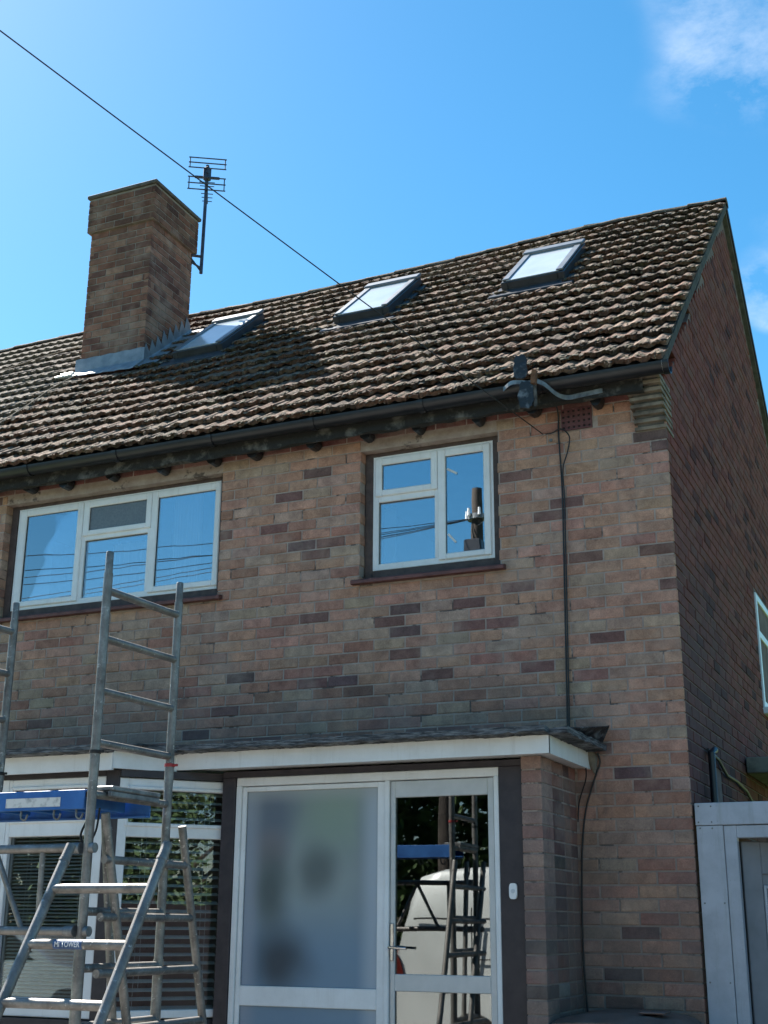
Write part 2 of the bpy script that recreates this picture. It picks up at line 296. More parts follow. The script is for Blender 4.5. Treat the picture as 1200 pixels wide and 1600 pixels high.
# ------------------------------------------------------------------ mesh helpers
class MB:
    def __init__(s): s.v = []; s.f = []; s.c = []; s.col = None
    def add(s, vs, fs):
        o = len(s.v); s.v += [tuple(v) for v in vs]; s.f += [tuple(i+o for i in f) for f in fs]
        if s.col is not None: s.c += [s.col]*len(vs)
    def box(s, x0, x1, y0, y1, z0, z1, bev=0.0):
        if x0 > x1: x0, x1 = x1, x0
        if y0 > y1: y0, y1 = y1, y0
        if z0 > z1: z0, z1 = z1, z0
        if bev <= 0:
            s.add([(x0,y0,z0),(x1,y0,z0),(x1,y1,z0),(x0,y1,z0),(x0,y0,z1),(x1,y0,z1),(x1,y1,z1),(x0,y1,z1)],
                  [(0,3,2,1),(4,5,6,7),(0,1,5,4),(1,2,6,5),(2,3,7,6),(3,0,4,7)])
        else:
            b = min(bev, (x1-x0)*0.45, (y1-y0)*0.45, (z1-z0)*0.45)
            X = (x0, x1); Y = (y0, y1); Z = (z0, z1); vs = []; ix = {}
            for i in (0,1):
                for j in (0,1):
                    for k in (0,1):
                        sx = b if i == 0 else -b; sy = b if j == 0 else -b; sz = b if k == 0 else -b
                        ix[i,j,k] = len(vs)
                        vs += [(X[i], Y[j]+sy, Z[k]+sz), (X[i]+sx, Y[j], Z[k]+sz), (X[i]+sx, Y[j]+sy, Z[k])]
            q = lambda i,j,k,a: ix[i,j,k]+a
            fs = [(q(0,0,0,0),q(0,0,1,0),q(0,1,1,0),q(0,1,0,0)), (q(1,0,0,0),q(1,1,0,0),q(1,1,1,0),q(1,0,1,0)),
                  (q(0,0,0,1),q(1,0,0,1),q(1,0,1,1),q(0,0,1,1)), (q(0,1,0,1),q(0,1,1,1),q(1,1,1,1),q(1,1,0,1)),
                  (q(0,0,0,2),q(0,1,0,2),q(1,1,0,2),q(1,0,0,2)), (q(0,0,1,2),q(1,0,1,2),q(1,1,1,2),q(0,1,1,2))]
            for k in (0,1):
                for j in (0,1): fs.append((q(0,j,k,1),q(1,j,k,1),q(1,j,k,2),q(0,j,k,2)))
                for i in (0,1): fs.append((q(i,0,k,0),q(i,1,k,0),q(i,1,k,2),q(i,0,k,2)))
            for i in (0,1):
                for j in (0,1): fs.append((q(i,j,0,0),q(i,j,1,0),q(i,j,1,1),q(i,j,0,1)))
            for i in (0,1):
                for j in (0,1):
                    for k in (0,1): fs.append((q(i,j,k,0),q(i,j,k,1),q(i,j,k,2)))
            s.add(vs, fs)
    def tube(s, pts, r, n=12, cap=True):
        pts = [Vector(p) for p in pts]; rings = []; prev = None
        for i, p in enumerate(pts):
            d = (pts[min(i+1, len(pts)-1)] - pts[max(i-1, 0)]).normalized()
            if prev is None:
                a = d.orthogonal().normalized()
            else:
                a = (prev - d*prev.dot(d)).normalized()
            prev = a; b_ = d.cross(a)
            rr = r[i] if isinstance(r, (list, tuple)) else r
            rings.append([p + (a*math.cos(2*math.pi*k/n) + b_*math.sin(2*math.pi*k/n))*rr for k in range(n)])
        vs = [v for g in rings for v in g]; fs = []
        for i in range(len(pts)-1):
            for k in range(n): fs.append((i*n+k, i*n+(k+1)%n, (i+1)*n+(k+1)%n, (i+1)*n+k))
        if cap: fs += [tuple(range(n-1, -1, -1)), tuple((len(pts)-1)*n+k for k in range(n))]
        s.add(vs, fs)
    def prism(s, poly, z0, z1):        # polygon in xy (ccw), vertical extrusion
        n = len(poly)
        s.add([(x, y, z0) for x, y in poly]+[(x, y, z1) for x, y in poly],
              [tuple(range(n-1, -1, -1)), tuple(range(n, 2*n))]+[(i, (i+1) % n, n+(i+1) % n, n+i) for i in range(n)])
    def xprism(s, poly, x0, x1):       # polygon in yz extruded along x
        n = len(poly)
        s.add([(x0, y, z) for y, z in poly]+[(x1, y, z) for y, z in poly],
              [tuple(range(n)), tuple(range(2*n-1, n-1, -1))]+[(i, n+i, n+(i+1) % n, (i+1) % n) for i in range(n)])
    def yprism(s, poly, y0, y1):       # polygon in xz extruded along y
        n = len(poly)
        s.add([(x, y0, z) for x, z in poly]+[(x, y1, z) for x, z in poly],
              [tuple(range(n)), tuple(range(2*n-1, n-1, -1))]+[(i, n+i, n+(i+1) % n, (i+1) % n) for i in range(n)])
    def obar(s, p, q, t, z0, z1):      # vertical-sided bar between two plan points, thickness t (centred)
        p = Vector((p[0], p[1])); q = Vector((q[0], q[1])); d = (q-p).normalized(); nn_ = Vector((-d.y, d.x))*t/2
        s.prism([tuple(p-nn_), tuple(q-nn_), tuple(q+nn_), tuple(p+nn_)], z0, z1)
    def mesh(s, name, mat, smooth=False):
        me = bpy.data.meshes.new(name); me.from_pydata(s.v, [], s.f)
        if s.c:
            a = me.color_attributes.new('col', 'FLOAT_COLOR', 'POINT')
            a.data.foreach_set('color', [k for c in s.c for k in (c[0], c[1], c[2], 1.0)])
        me.materials.append(MATS[mat])
        if smooth: me.shade_smooth(); me.set_sharp_from_angle(angle=R(40))
        me.update(); return me
    def build(s, name, mat, parent=None, smooth=False):
        return link(bpy.data.objects.new(name, s.mesh(name, mat, smooth)), parent)
def link(o, parent=None):
    COL.objects.link(o)
    if parent is not None: o.parent = parent
    return o
def empty(name, loc=(0, 0, 0)):
    o = bpy.data.objects.new(name, None); o.location = loc; o.empty_display_size = 0.2; COL.objects.link(o); return o
def tag(o, label, cat, group=None):
    o['label'] = label; o['category'] = cat
    if group: o['group'] = group
    return o
def kind(o, k): o['kind'] = k; return o
def part(name, mat, parent, *boxes, bev=0.0, smooth=False):
    m = MB()
    for bx in boxes: m.box(*bx, bev)
    return m.build(name, mat, parent, smooth)
def tubep(name, mat, parent, pts, r, n=12):
    m = MB(); m.tube(pts, r, n); return m.build(name, mat, parent, True)

# ------------------------------------------------------------------ setting
g = MB(); g.box(-260, 260, -260, 260, -0.4, 0.0); kind(g.build('ground', 'grass'), 'structure')
g = MB(); g.box(-40, 40, -13.6, -9.7, -0.1, 0.004); kind(g.build('road', 'asphalt'), 'structure')
g = MB(); g.box(-9, 8, -9.58, -0.001, -0.1, 0.012); kind(g.build('driveway', 'paving'), 'structure')
g = MB(); g.box(-40, 40, -9.70, -9.58, -0.1, 0.11, 0.012); kind(g.build('kerb', 'concrete'), 'structure')

# ------------------------------------------------------------------ house constants
EY, EZ, SL = -0.21, 4.945, 0.87                 # eave line and front slope
RY = 3.40; RZ = EZ + SL*(RY-EY)                 # ridge
RSL = 0.80; DEPTH = 7.3                         # rear slope
XL = -6.02                                      # party line
pit_r = math.atan(SL); cP, sP = math.cos(pit_r), math.sin(pit_r)
def sag(x, s):
    return -0.085*math.exp(-((x+4.4)/1.7)**2)*min(1, s/4.75) + 0.012*math.sin(x*1.9+s*0.7)*min(1, s/1.5)
def slope_pt(x, s, n=0.0):
    return Vector((x, EY+s*cP-n*sP, EZ+s*sP+n*cP+sag(x, s)))

house = empty('semi_detached_house', (-3.0, 3.4, 0)); tag(house, 'brown brick semi-detached house with mossy tiled roof and three skylights', 'house')
house_inv = Matrix.Translation(-Vector(house.location))
class HP:                                        # parent keeping world coordinates
    pass
def hlink(o, parent=house):
    o.parent = parent
    if parent is house: o.matrix_parent_inverse = house_inv
    return o
def hb(mb, name, mat, smooth=False, parent=house):
    return hlink(mb.build(name, mat, None, smooth), parent)

# ---- bricks
def brick_color(r):
    t = r.random()
    if t < 0.56: c = (0.445, 0.252, 0.180)
    elif t < 0.80: c = (0.415, 0.285, 0.213)
    elif t < 0.925: c = (0.345, 0.178, 0.132)
    elif t < 0.975: c = (0.215, 0.118, 0.100)
    else: c = (0.155, 0.098, 0.092)
    k = 0.90+0.20*r.random()
    return tuple(min(1, v*k*(0.95+0.1*r.random())) for v in c)
def brick_geo(m, L, H, D, r, proud=0.0):
    """a brick with its face at local y=0 (front is -y), centred on x and z, worn arrises"""
    b = 0.0035; x, z = L/2, H/2; j = lambda a=0.0018: r.uniform(-a, a)
    vs = [(-x+b+j(), -proud+j(0.001), -z+b+j()), (x-b+j(), -proud+j(0.001), -z+b+j()), (x-b+j(), -proud+j(0.001), z-b+j()), (-x+b+j(), -proud+j(0.001), z-b+j()),
          (-x, b, -z), (x, b, -z), (x, b, z), (-x, b, z), (-x, D, -z), (x, D, -z), (x, D, z), (-x, D, z)]
    fs = [(0,1,2,3)]+[(4+i, 4+(i+1)%4, (i+1)%4, i) for i in range(4)]+[(8+i, 8+(i+1)%4, 4+(i+1)%4, 4+i) for i in range(4)]+[(11,10,9,8)]
    return vs, fs
BMESH = {}
def brick_mesh(L, H, D, r):
    key = (round(L, 3), round(H, 3), round(D, 3), r.randrange(4))
    if key not in BMESH:
        m = MB(); m.add(*brick_geo(m, L, H, D, random.Random(hash(key) & 0xffff))); BMESH[key] = m.mesh('brick', 'brick')
    return BMESH[key]
def put_brick(parent, centre, L, H, D, rot, col, r, inv=None):
    o = bpy.data.objects.new('brick', brick_mesh(L, H, D, r)); COL.objects.link(o)
    o.parent = parent
    o.location = centre; o.rotation_euler = (r.uniform(-.004, .004), r.uniform(-.004, .004), rot+r.uniform(-.005, .005)); o.color = (*col, 1)
    return o
def add_brick(mb, centre, L, H, D, rot, col, r):
    vs, fs = brick_geo(mb, L, H, D, r, r.uniform(-0.001, 0.0025)); c, s = math.cos(rot), math.sin(rot)
    mb.col = col; mb.add([(centre[0]+c*x-s*y, centre[1]+s*x+c*y, centre[2]+z) for x, y, z in vs], fs)
def cut(iv, holes):
    out = [iv]
    for a, b_ in holes:
        nxt = []
        for p, q in out:
            if b_ <= p or a >= q: nxt.append((p, q)); continue
            if a > p: nxt.append((p, a))
            if b_ < q: nxt.append((b_, q))
        out = nxt
    return [(p, q) for p, q in out if q-p > 0.02]

OPEN_L = (-5.235, -3.250, 3.795, 4.722); OPEN_M = (-2.130, -1.130, 3.795, 4.722)
PORCH = (-6.3, -0.69, -0.2, 2.50)
AIR = (-0.690, -0.468, 4.645, 4.808)
holes = [OPEN_L, OPEN_M, PORCH]
front = MB()
# mortar backing, split round the openings
def wall_grid(mb, xs, zs, holes, y0, y1):
    for i in range(len(xs)-1):
        for k in range(len(zs)-1):
            cx, cz = (xs[i]+xs[i+1])/2, (zs[k]+zs[k+1])/2
            if any(h[0] < cx < h[1] and h[2] < cz < h[3] for h in holes): continue
            mb.box(xs[i], xs[i+1], y0, y1, zs[k], zs[k+1])
e_ = 0.006; wall_grid(front, sorted([XL, -5.235-e_, -3.250+e_, -2.130-e_, -1.130+e_, -0.69+e_, -0.101]), [-0.2, 2.50, 3.795, 4.722, 4.93], [(h[0]-e_, h[1]+e_, h[2], h[3]) for h in holes], 0.0045, 0.26)
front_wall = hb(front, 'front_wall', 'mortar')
brs = []
r = random.Random(21)
bh = [(OPEN_L[0], OPEN_L[1], OPEN_L[2]-0.03, 4.795), (OPEN_M[0], OPEN_M[1], OPEN_M[2]-0.03, 4.795), PORCH, AIR]
for k in range(0, 65):
    z0 = k*0.075; zc = z0+0.0375
    x = 0.0; first = True
    while x > XL:
        L = 0.1025 if (first and k % 2) else 0.215
        D = 0.020 if first else 0.10
        hs = [(h[0], h[1]) for h in bh if h[2]-0.02 < zc < h[3]+0.005]
        for p, q in cut((max(XL, x-L), x), hs):
            brs.append(((p+q)/2, zc, q-p, D, first))
        x -= L+0.010; first = False
campos = Vector(cam.matrix_world.translation)
def score(b_):
    d = (Vector((b_[0], 0, b_[1]))-campos).length
    return b_[2]/(d*d) if b_[1] > 1.12 else 0
order = sorted(range(len(brs)), key=lambda i: -score(brs[i])); sel = set(order[:300])
stuff = MB(); 
for i, (xc, zc, L, D, first) in enumerate(brs):
    col = brick_color(r)
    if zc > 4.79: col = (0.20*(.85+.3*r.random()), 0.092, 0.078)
    y = r.uniform(-0.001, 0.0012)
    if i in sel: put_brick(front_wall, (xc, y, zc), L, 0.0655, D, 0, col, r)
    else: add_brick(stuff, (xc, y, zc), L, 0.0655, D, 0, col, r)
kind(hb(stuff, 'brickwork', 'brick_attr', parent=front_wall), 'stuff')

m = MB(); m.box(-0.1005, -0.006, 0.0045, 0.0235, -0.2, 4.93); hb(m, 'corner_mortar', 'mortar')
# ---- gable wall
def roof_z(y):
    return EZ + SL*(y-EY) if y < RY else RZ - RSL*(y-RY)
gb = MB()
poly = [(0.0, -0.2), (DEPTH, -0.2), (DEPTH, roof_z(DEPTH)-0.10), (RY, RZ-0.085), (0.0, roof_z(0)-0.085)]
gb.xprism([(max(y, 0.262), z) for y, z in poly], -0.25, -0.0055)
gb.box(-0.10, -0.0052, 0.024, 0.262, -0.2, 4.93)
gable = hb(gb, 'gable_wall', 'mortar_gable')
gs = MB(); GW = (3.40, 4.9, 3.30, 4.33); SW = (0.78, 1.12, 1.75, 2.56); SD = (2.2, 3.2, -0.2, 2.64)
for k in range(0, 110):
    zc = k*0.075+0.0375; y = 0.1125 if k % 2 == 0 else 0.225; y -= 0.225
    while y < DEPTH:
        for p, q in cut((max(0.0205, y), min(DEPTH, y+0.215)), [(h[0], h[1]) for h in (GW, SW) if h[2] < zc < h[3]]):
            ztop = min(roof_z(p), roof_z(q))-0.10
            if zc+0.033 < ztop:
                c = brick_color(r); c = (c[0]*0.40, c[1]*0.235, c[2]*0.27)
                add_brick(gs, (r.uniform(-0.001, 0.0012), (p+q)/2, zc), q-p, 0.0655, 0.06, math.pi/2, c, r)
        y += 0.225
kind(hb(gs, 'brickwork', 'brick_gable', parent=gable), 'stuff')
# rear and party walls, floors, rooms
inn = MB(); inn.box(XL, -0.25, DEPTH-0.25, DEPTH, -0.2, 5.0); inn.box(XL, XL+0.2, 0.27, DEPTH-0.26, -0.2, 4.9)
hb(inn, 'rear_wall', 'mortar')
rm = MB(); rm.box(XL+0.21, -0.26, 0.27, DEPTH-0.27, 2.48, 2.62); rm.box(XL+0.21, -0.26, 0.27, DEPTH-0.27, -0.05, 0.05); rm.box(XL+0.21, -0.26, 0.27, DEPTH-0.27, 4.86, 4.90)
hb(rm, 'floor_slab', 'room_floor')
rm = MB(); rm.box(XL+0.22, -0.27, 3.3, 3.4, 0.06, 2.47); rm.box(XL+0.22, -0.27, 3.0, 3.1, 2.63, 4.85); rm.box(-2.75, -2.65, 0.28, 2.99, 2.63, 4.85)
rm.box(-2.72, -2.66, -0.55, 3.29, 0.06, 2.47)
hb(rm, 'partition', 'room_wall')

# ---- roof deck, tiles
def roof_poly(x0, x1):
    m = MB(); t = 0.06
    f = [(EY+0.05, EZ+SL*0.05-0.012), (RY, RZ-0.012), (DEPTH+0.2, roof_z(DEPTH+0.2)-0.012), (DEPTH+0.2, roof_z(DEPTH+0.2)-0.012-t), (RY, RZ-0.012-t*1.3), (EY+0.05, EZ+SL*0.05-0.012-t)]
    xs = [x0+(x1-x0)*i/14 for i in range(15)]
    n = len(f); vs = []; fs = []
    for x in xs:
        for y, z in f:
            s_ = (y-EY)/cP if y <= RY else max(0, 4.75-(y-RY)*1.2)
            vs.append((x, y, z+sag(x, s_)-0.012))
    for i in range(14):
        for j in range(n): fs.append((i*n+j, i*n+(j+1)%n, (i+1)*n+(j+1)%n, (i+1)*n+j))
    fs += [tuple(range(n-1,-1,-1)), tuple(14*n+j for j in range(n))]
    m.add(vs, fs); return m
GAUGE, COVER, TLEN, NROW = 0.2645, 0.23, 0.315, 18
def tile_geo(r, w=COVER, rough=1.0):
    us = [0, 0.018, 0.034, 0.046, 0.0575, 0.069, 0.081, 0.097, 0.115]
    hs = [0, 0.001, 0.007, 0.013, 0.015, 0.013, 0.007, 0.001, 0]
    U = us + [0.115+u for u in us[1:]]; H = hs + hs[1:]
    k = w/0.23; vs = []; T = 0.030; n = len(U)
    for (v, base) in ((0.0, 0.050), (0.0, 0.050-T), (TLEN, 0.002)):
        for u, h in zip(U, H):
            e = rough*r.uniform(-0.004, 0.004) if v == 0.0 else 0
            vv = v + (rough*r.uniform(-0.011, 0.009) if v == 0.0 else 0)
            vs.append((u*k-w/2, vv, base+h+e))
    fs = []
    for i in range(n-1):
        fs.append((i, i+1, 2*n+i+1, 2*n+i)); fs.append((n+i, n+i+1, i+1, i))
    fs += [(0, 2*n, n), (n-1, 2*n-1, 3*n-1)]
    return vs, fs
TMESH = []
for i in range(7):
    m = MB(); m.add(*tile_geo(random.Random(100+i))); TMESH.append(m.mesh('tile', 'tile'))
def tile_frame(x, s, r, jit=1.0):
    p = slope_pt(x, s)
    d1 = (slope_pt(x+0.1, s)-slope_pt(x-0.1, s)).normalized(); d2 = (slope_pt(x, s+0.15)-slope_pt(x, s-0.0)).normalized()
    nrm = d1.cross(d2).normalized(); d2 = nrm.cross(d1)
    Rm = Matrix((d1, d2, nrm)).transposed() @ Matrix.Rotation(r.gauss(0, 0.010)*jit, 3, 'Z') @ Matrix.Rotation(r.gauss(0, 0.010)*jit, 3, 'X') @ Matrix.Rotation(r.gauss(0, 0.012)*jit, 3, 'Y')
    if r.random() < 0.035*jit: Rm = Rm @ Matrix.Rotation(r.choice((-1, 1))*r.uniform(.03, .07), 3, 'Z'); p = p - d2*r.uniform(.01, .035)
    p = p + d2*r.gauss(0, 0.006)*jit + nrm*abs(r.gauss(0, 0.003))*jit
    return Matrix.Translation(p) @ Rm.to_4x4()
SKY = [(-1.385, 0.56), (-2.99, 0.55), (-4.70, 0.55)]        # skylights: centre x, width
SK_S0, SK_S1 = (1.93-EY)/cP-0.13, (2.80-EY)/cP-0.27
CH = (-6.15, -5.40, 1.90, 2.66)                              # chimney plan
def blocked(x, s):
    for cx, w in SKY:
        if abs(x-cx) < w/2+0.02 and SK_S0-0.20 < s < SK_S1-0.16: return True
    y = EY+s*cP
    return CH[0]-0.03 < x < CH[1]+0.03 and CH[2]-0.12 < y < CH[3]+0.02
def house_tile_color(r):
    t = r.random()
    c = (0.125, 0.07, 0.05) if t < 0.5 else (0.165, 0.112, 0.083) if t < 0.76 else (0.06, 0.04, 0.03)
    k = 0.8+0.4*r.random(); return (c[0]*k, c[1]*k, c[2]*k)
def near_tile_color(r):
    k = 0.8+0.4*r.random(); return (0.135*k, 0.116*k, 0.098*k)
def tile_roof(parent, x0, x1, colf, nsel, seed, jit, stuffname):
    r = random.Random(seed); L = []
    nx = int(round((x1-x0)/COVER)); cov = (x1-x0)/nx
    for row in range(NROW):
        for i in range(nx):
            x = x0+cov*(i+0.5); s_ = row*GAUGE-0.03
            if row == NROW-1: s_ = 4.76-TLEN+0.02
            if not blocked(x, s_+0.1): L.append((x, s_, row))
    L.sort(key=lambda t: (slope_pt(t[0], t[1])-campos).length)
    mb = MB()
    for i, (x, s_, row) in enumerate(L):
        Mt = tile_frame(x, s_, r, jit); col = colf(r)
        if i < nsel:
            o = bpy.data.objects.new('tile', TMESH[r.randrange(7)]); COL.objects.link(o); o.parent = parent
            o.matrix_local = Mt; o.color = (*col, 1)
        else:
            vs, fs = tile_geo(r, COVER, jit); mb.col = col; mb.add([Mt @ Vector(v) for v in vs], fs)
    if mb.v: kind(hb(mb, stuffname, 'tile_attr', parent=parent), 'stuff')
roof = hb(roof_poly(XL, 0.035), 'roof', 'render_grey')
tile_roof(roof, XL, 0.05, house_tile_color, 300, 5, 1.0, 'roof_tiling')
# undercloak strip and verge board
m = MB()
for i in range(24):
    a = i/24*4.75; b_ = (i+1)/24*4.75
    P = [slope_pt(0, a, -0.055), slope_pt(0, b_, -0.055), slope_pt(0, b_, 0.004), slope_pt(0, a, 0.004)]
    vs = [(0.004, p.y, p.z) for p in P]+[(0.046, p.y, p.z) for p in P]
    m.add(vs, [(0,1,2,3),(7,6,5,4),(0,4,5,1),(1,5,6,2),(2,6,7,3),(3,7,4,0)])
hb(m, 'verge_mortar', 'verge_dark', parent=roof)
m = MB(); m.xprism([(RY, RZ+0.012), (DEPTH+0.2, roof_z(DEPTH+0.2)+0.012), (DEPTH+0.2, roof_z(DEPTH+0.2)-0.055), (RY, RZ-0.055)], 0.008, 0.05)
hb(m, 'verge_board', 'timber_dark', parent=roof)
# ridge tiles
def ridge(parent, x0, x1, seed):
    r = random.Random(seed); n = int((x1-x0)/0.32); w = (x1-x0)/n
    for i in range(n):
        m = MB(); vs = []; fs = []; N = 9; rr = 0.078
        for j, u in enumerate((-w/2-0.012, 0.0, w/2+0.006)):
            for k in range(N):
                a = math.pi*k/(N-1); q = rr+(0.008 if j == 0 else 0)+r.uniform(-.004, .004)
                vs.append((u, -q*math.cos(a)*1.05, q*math.sin(a)*0.8))
        for j in range(2):
            for k in range(N-1): fs.append((j*N+k, j*N+k+1, (j+1)*N+k+1, (j+1)*N+k))
        fs += [tuple(range(N)), tuple(range(3*N-1, 2*N-1, -1))]
        m.add(vs, fs); o = bpy.data.objects.new('ridge_tile', m.mesh('ridge_tile', 'tile')); COL.objects.link(o); o.parent = parent
        x = x0+w*(i+0.5); k = 0.8+0.3*r.random()
        o.location = (x, RY-0.01+r.uniform(-.004, .004), RZ-0.022+sag(x, 4.75)+r.uniform(-.002, .002)); o.rotation_euler = (r.uniform(-.03, .03), r.uniform(-.004, .004)-math.atan((sag(x+.1, 4.75)-sag(x-.1, 4.75))/.2), r.uniform(-.008, .008))
        o.color = (0.10*k, 0.078*k, 0.058*k, 1)
ridge(roof, XL, 0.05, 3)

# ---- moss cushions over the old tiles
ICO_V = []; t_ = (1+5**.5)/2
for a, b_ in ((-1, t_), (1, t_), (-1, -t_), (1, -t_)): ICO_V.append((a, b_, 0))
for a, b_ in ((-1, t_), (1, t_), (-1, -t_), (1, -t_)): ICO_V.append((0, a, b_))
for a, b_ in ((-1, t_), (1, t_), (-1, -t_), (1, -t_)): ICO_V.append((b_, 0, a))
ICO_V = [Vector(v).normalized() for v in ICO_V]
ICO_F = [(0,11,5),(0,5,1),(0,1,7),(0,7,10),(0,10,11),(1,5,9),(5,11,4),(11,10,2),(10,7,6),(7,1,8),(3,9,4),(3,4,2),(3,2,6),(3,6,8),(3,8,9),(4,9,5),(2,4,11),(6,2,10),(8,6,7),(9,8,1)]
def moss(parent, x0, x1, n, seed, dens):
    r = random.Random(seed); mb = MB()
    cols = [(0.14, 0.09, 0.062), (0.19, 0.14, 0.10), (0.09, 0.07, 0.04), (0.055, 0.05, 0.027), (0.24, 0.20, 0.155), (0.06, 0.042, 0.03)]
    for i in range(n):
        x = r.uniform(x0, x1); row = r.randrange(NROW); s_ = row*GAUGE-0.03+abs(r.gauss(0, 0.06))
        if s_ > 4.72 or blocked(x, s_+0.1): continue
        if r.random() > dens(x, s_): continue
        u = ((x-x0) % 0.115)/0.115; h = 0.013*max(0, math.sin(math.pi*u))**2
        frac = (s_-(row*GAUGE-0.03))/TLEN
        c = slope_pt(x, s_, 0.048*(1-frac)+0.002+h)
        a = r.uniform(0.006, 0.022); q = (a*r.uniform(.9, 2.0), a*r.uniform(.7, 1.2), a*r.uniform(.25, .5))
        k = 0.75+0.5*r.random(); cc = r.choice(cols); mb.col = (cc[0]*k, cc[1]*k, cc[2]*k)
        th = r.uniform(0, 6.28); ct, st = math.cos(th), math.sin(th)
        vs = []
        for v in ICO_V:
            f = r.uniform(0.7, 1.25); X, Y, Z = v.x*q[0]*f, v.y*q[1]*f, v.z*q[2]*f
            X, Y = X*ct-Y*st, X*st+Y*ct
            vs.append((c.x+X, c.y+Y*cP-Z*sP, c.z+Y*sP+Z*cP))
        mb.add(vs, ICO_F)
    kind(hb(mb, 'moss', 'moss', parent=parent), 'stuff')
moss(roof, XL, 0.045, 30000, 9, lambda x, s: 0.35+0.65*max(0, min(1, 0.5+1.6*mnoise.noise(Vector((x*1.3, s*1.6, 0))))))

# ---- eaves: fascia, rafter feet, gutter
m = MB(); r = random.Random(4); vs = []; N = 60
for i in range(N+1):
    x = XL+(0.0-XL)*i/N - (0.23 if i == N else 0)
    vs += [(x, -0.155+r.uniform(-.004, .004), 4.90), (x, -0.16+r.uniform(-.006, .006), 4.785+r.uniform(-.010, .010)), (x, -0.125, 4.785+r.uniform(-.008, .008)), (x, -0.125, 4.90)]
fs = []
for i in range(N):
    for k in range(4): fs.append((i*4+k, i*4+(k+1)%4, i*4+4+(k+1)%4, i*4+4+k))
m.add(vs, fs); fascia = hb(m, 'fascia_board', 'rotten_wood', parent=roof)
m = MB(); m.box(XL, -0.23, -0.125, 0.0, 4.865, 4.885); hb(m, 'soffit_board', 'timber_dark', parent=roof)
m = MB()
m.yprism([(-0.045, 0.09), (-0.05, 0.02), (-0.038, -0.005), (-0.012, -0.022), (0.02, -0.018), (0.04, 0.0), (0.052, 0.03), (0.045, 0.09)], -0.085, 0.0)
rf = m.mesh('rafter_foot', 'gutter_black')
for i in range(14):
    x = -0.42-i*0.415
    if x < XL+0.1: break
    o = bpy.data.objects.new('rafter_foot', rf); COL.objects.link(o); o.parent = roof; o.location = (x+r.uniform(-.045, .045), -0.02, 4.782+r.uniform(-.008, .006)); o.scale = (r.uniform(.7, .9), 1, r.uniform(.6, 1.0))
def gutter(x0, x1, cap):
    m = MB(); N = 12; rr = 0.058; cy, cz = -0.225, 4.912; vs = []; fs = []
    for x in (x0, x1):
        for q in (rr, rr-0.004):
            for k in range(N+1):
                a = math.pi*k/N; vs.append((x, cy-q*math.cos(a), cz-q*math.sin(a)*1.08))
    n = N+1
    for k in range(N):
        fs += [(k, k+1, 2*n+k+1, 2*n+k), (n+k+1, n+k, 3*n+k, 3*n+k+1)]
    fs += [(0, 2*n, 3*n, n), (N, n+N, 3*n+N, 2*n+N)]
    for b_ in (0, 2*n):
        for k in range(N): fs.append((b_+k, b_+n+k, b_+n+k+1, b_+k+1))
    m.add(vs, fs); o = hb(m, 'gutter', 'gutter_black', True)
    for x in [x0+0.35+i*0.82 for i in range(int((x1-x0)/0.82)+1)]:
        m = MB(); vs = []; fs = []
        for xx in (x-0.02, x+0.02):
            for q in (rr+0.001, rr+0.007):
                for k in range(N+1):
                    a = math.pi*k/N; vs.append((xx, cy-q*math.cos(a), cz-q*math.sin(a)*1.08))
        for k in range(N): fs += [(n+k, n+k+1, 3*n+k+1, 3*n+k), (k+1, k, 2*n+k, 2*n+k+1), (k, k+1, n+k+1, n+k), (2*n+k+1, 2*n+k, 3*n+k, 3*n+k+1)]
        m.add(vs, fs); hb(m, 'bracket', 'gutter_black', parent=o)
    if cap:
        m = MB(); vs = [(x1+0.001, cy, cz+0.0)]
        poly = [(cy-(rr+.003)*math.cos(math.pi*k/N), cz-(rr+.003)*math.sin(math.pi*k/N)*1.08) for k in range(N+1)]
        m.xprism(poly, x1+0.0005, x1+0.014); hb(m, 'end_cap', 'upvc', parent=o)
gutter(XL, 0.048, True)

# ---- corbelled tile kneeler at the corner
corb = MB(); corb.box(-0.20, -0.008, 0.001, 0.10, 4.56, 4.90); corbel = hb(corb, 'corbel', 'mortar_pale')
r = random.Random(77)
for i in range(8):
    z = 4.574+i*0.0425; p_ = 0.016+0.023*i+r.uniform(-.004, .004)
    m = MB(); m.box(-0.195-0.003*i+r.uniform(-.006, .006), 0.006+r.uniform(-0.002, .003), -p_, 0.19+r.uniform(-.01, .02)-0.004*i, z, z+0.024+r.uniform(-.002, .002), 0.0015)
    hb(m, 'tile', 'corbel_tile', parent=corbel)
m = MB(); m.xprism([(0.0, 4.575), (0.0, 4.915), (-0.155, 4.915), (-0.145, 4.90), (-0.002, 4.59)], -0.18, -0.012); hb(m, 'mortar_bed', 'render_grey', parent=corbel)

# ---- lintels, sills, air brick
for (x0, x1, z0, z1) in (OPEN_L, OPEN_M):
    m = MB(); m.box(x0+0.02, x1-0.004, 0.006, 0.1, z1+0.004, z1+0.070, 0.004); hb(m, 'lintel', 'lintel')
    m = MB(); m.xprism([(0.10, z0-0.028), (0.10, z0+0.012), (-0.045, z0-0.008), (-0.052, z0-0.016), (-0.05, z0-0.036), (-0.035, z0-0.04), (0.0, z0-0.036)], x0-0.045, x1+0.045); hb(m, 'sill', 'sill_red', True)
ab = MB(); nx, nz = 6, 4; x0, x1, z0, z1 = AIR; x0 += .008; x1 -= .008; z0 += .006; z1 -= .006
xs = [x0]; 
for i in range(nx): a = x0+(x1-x0)*(i+0.5)/nx; xs += [a-0.0075, a+0.0075]
xs.append(x1); zs = [z0]
for i in range(nz): a = z0+(z1-z0)*(i+0.5)/nz; zs += [a-0.0075, a+0.0075]
zs.append(z1)
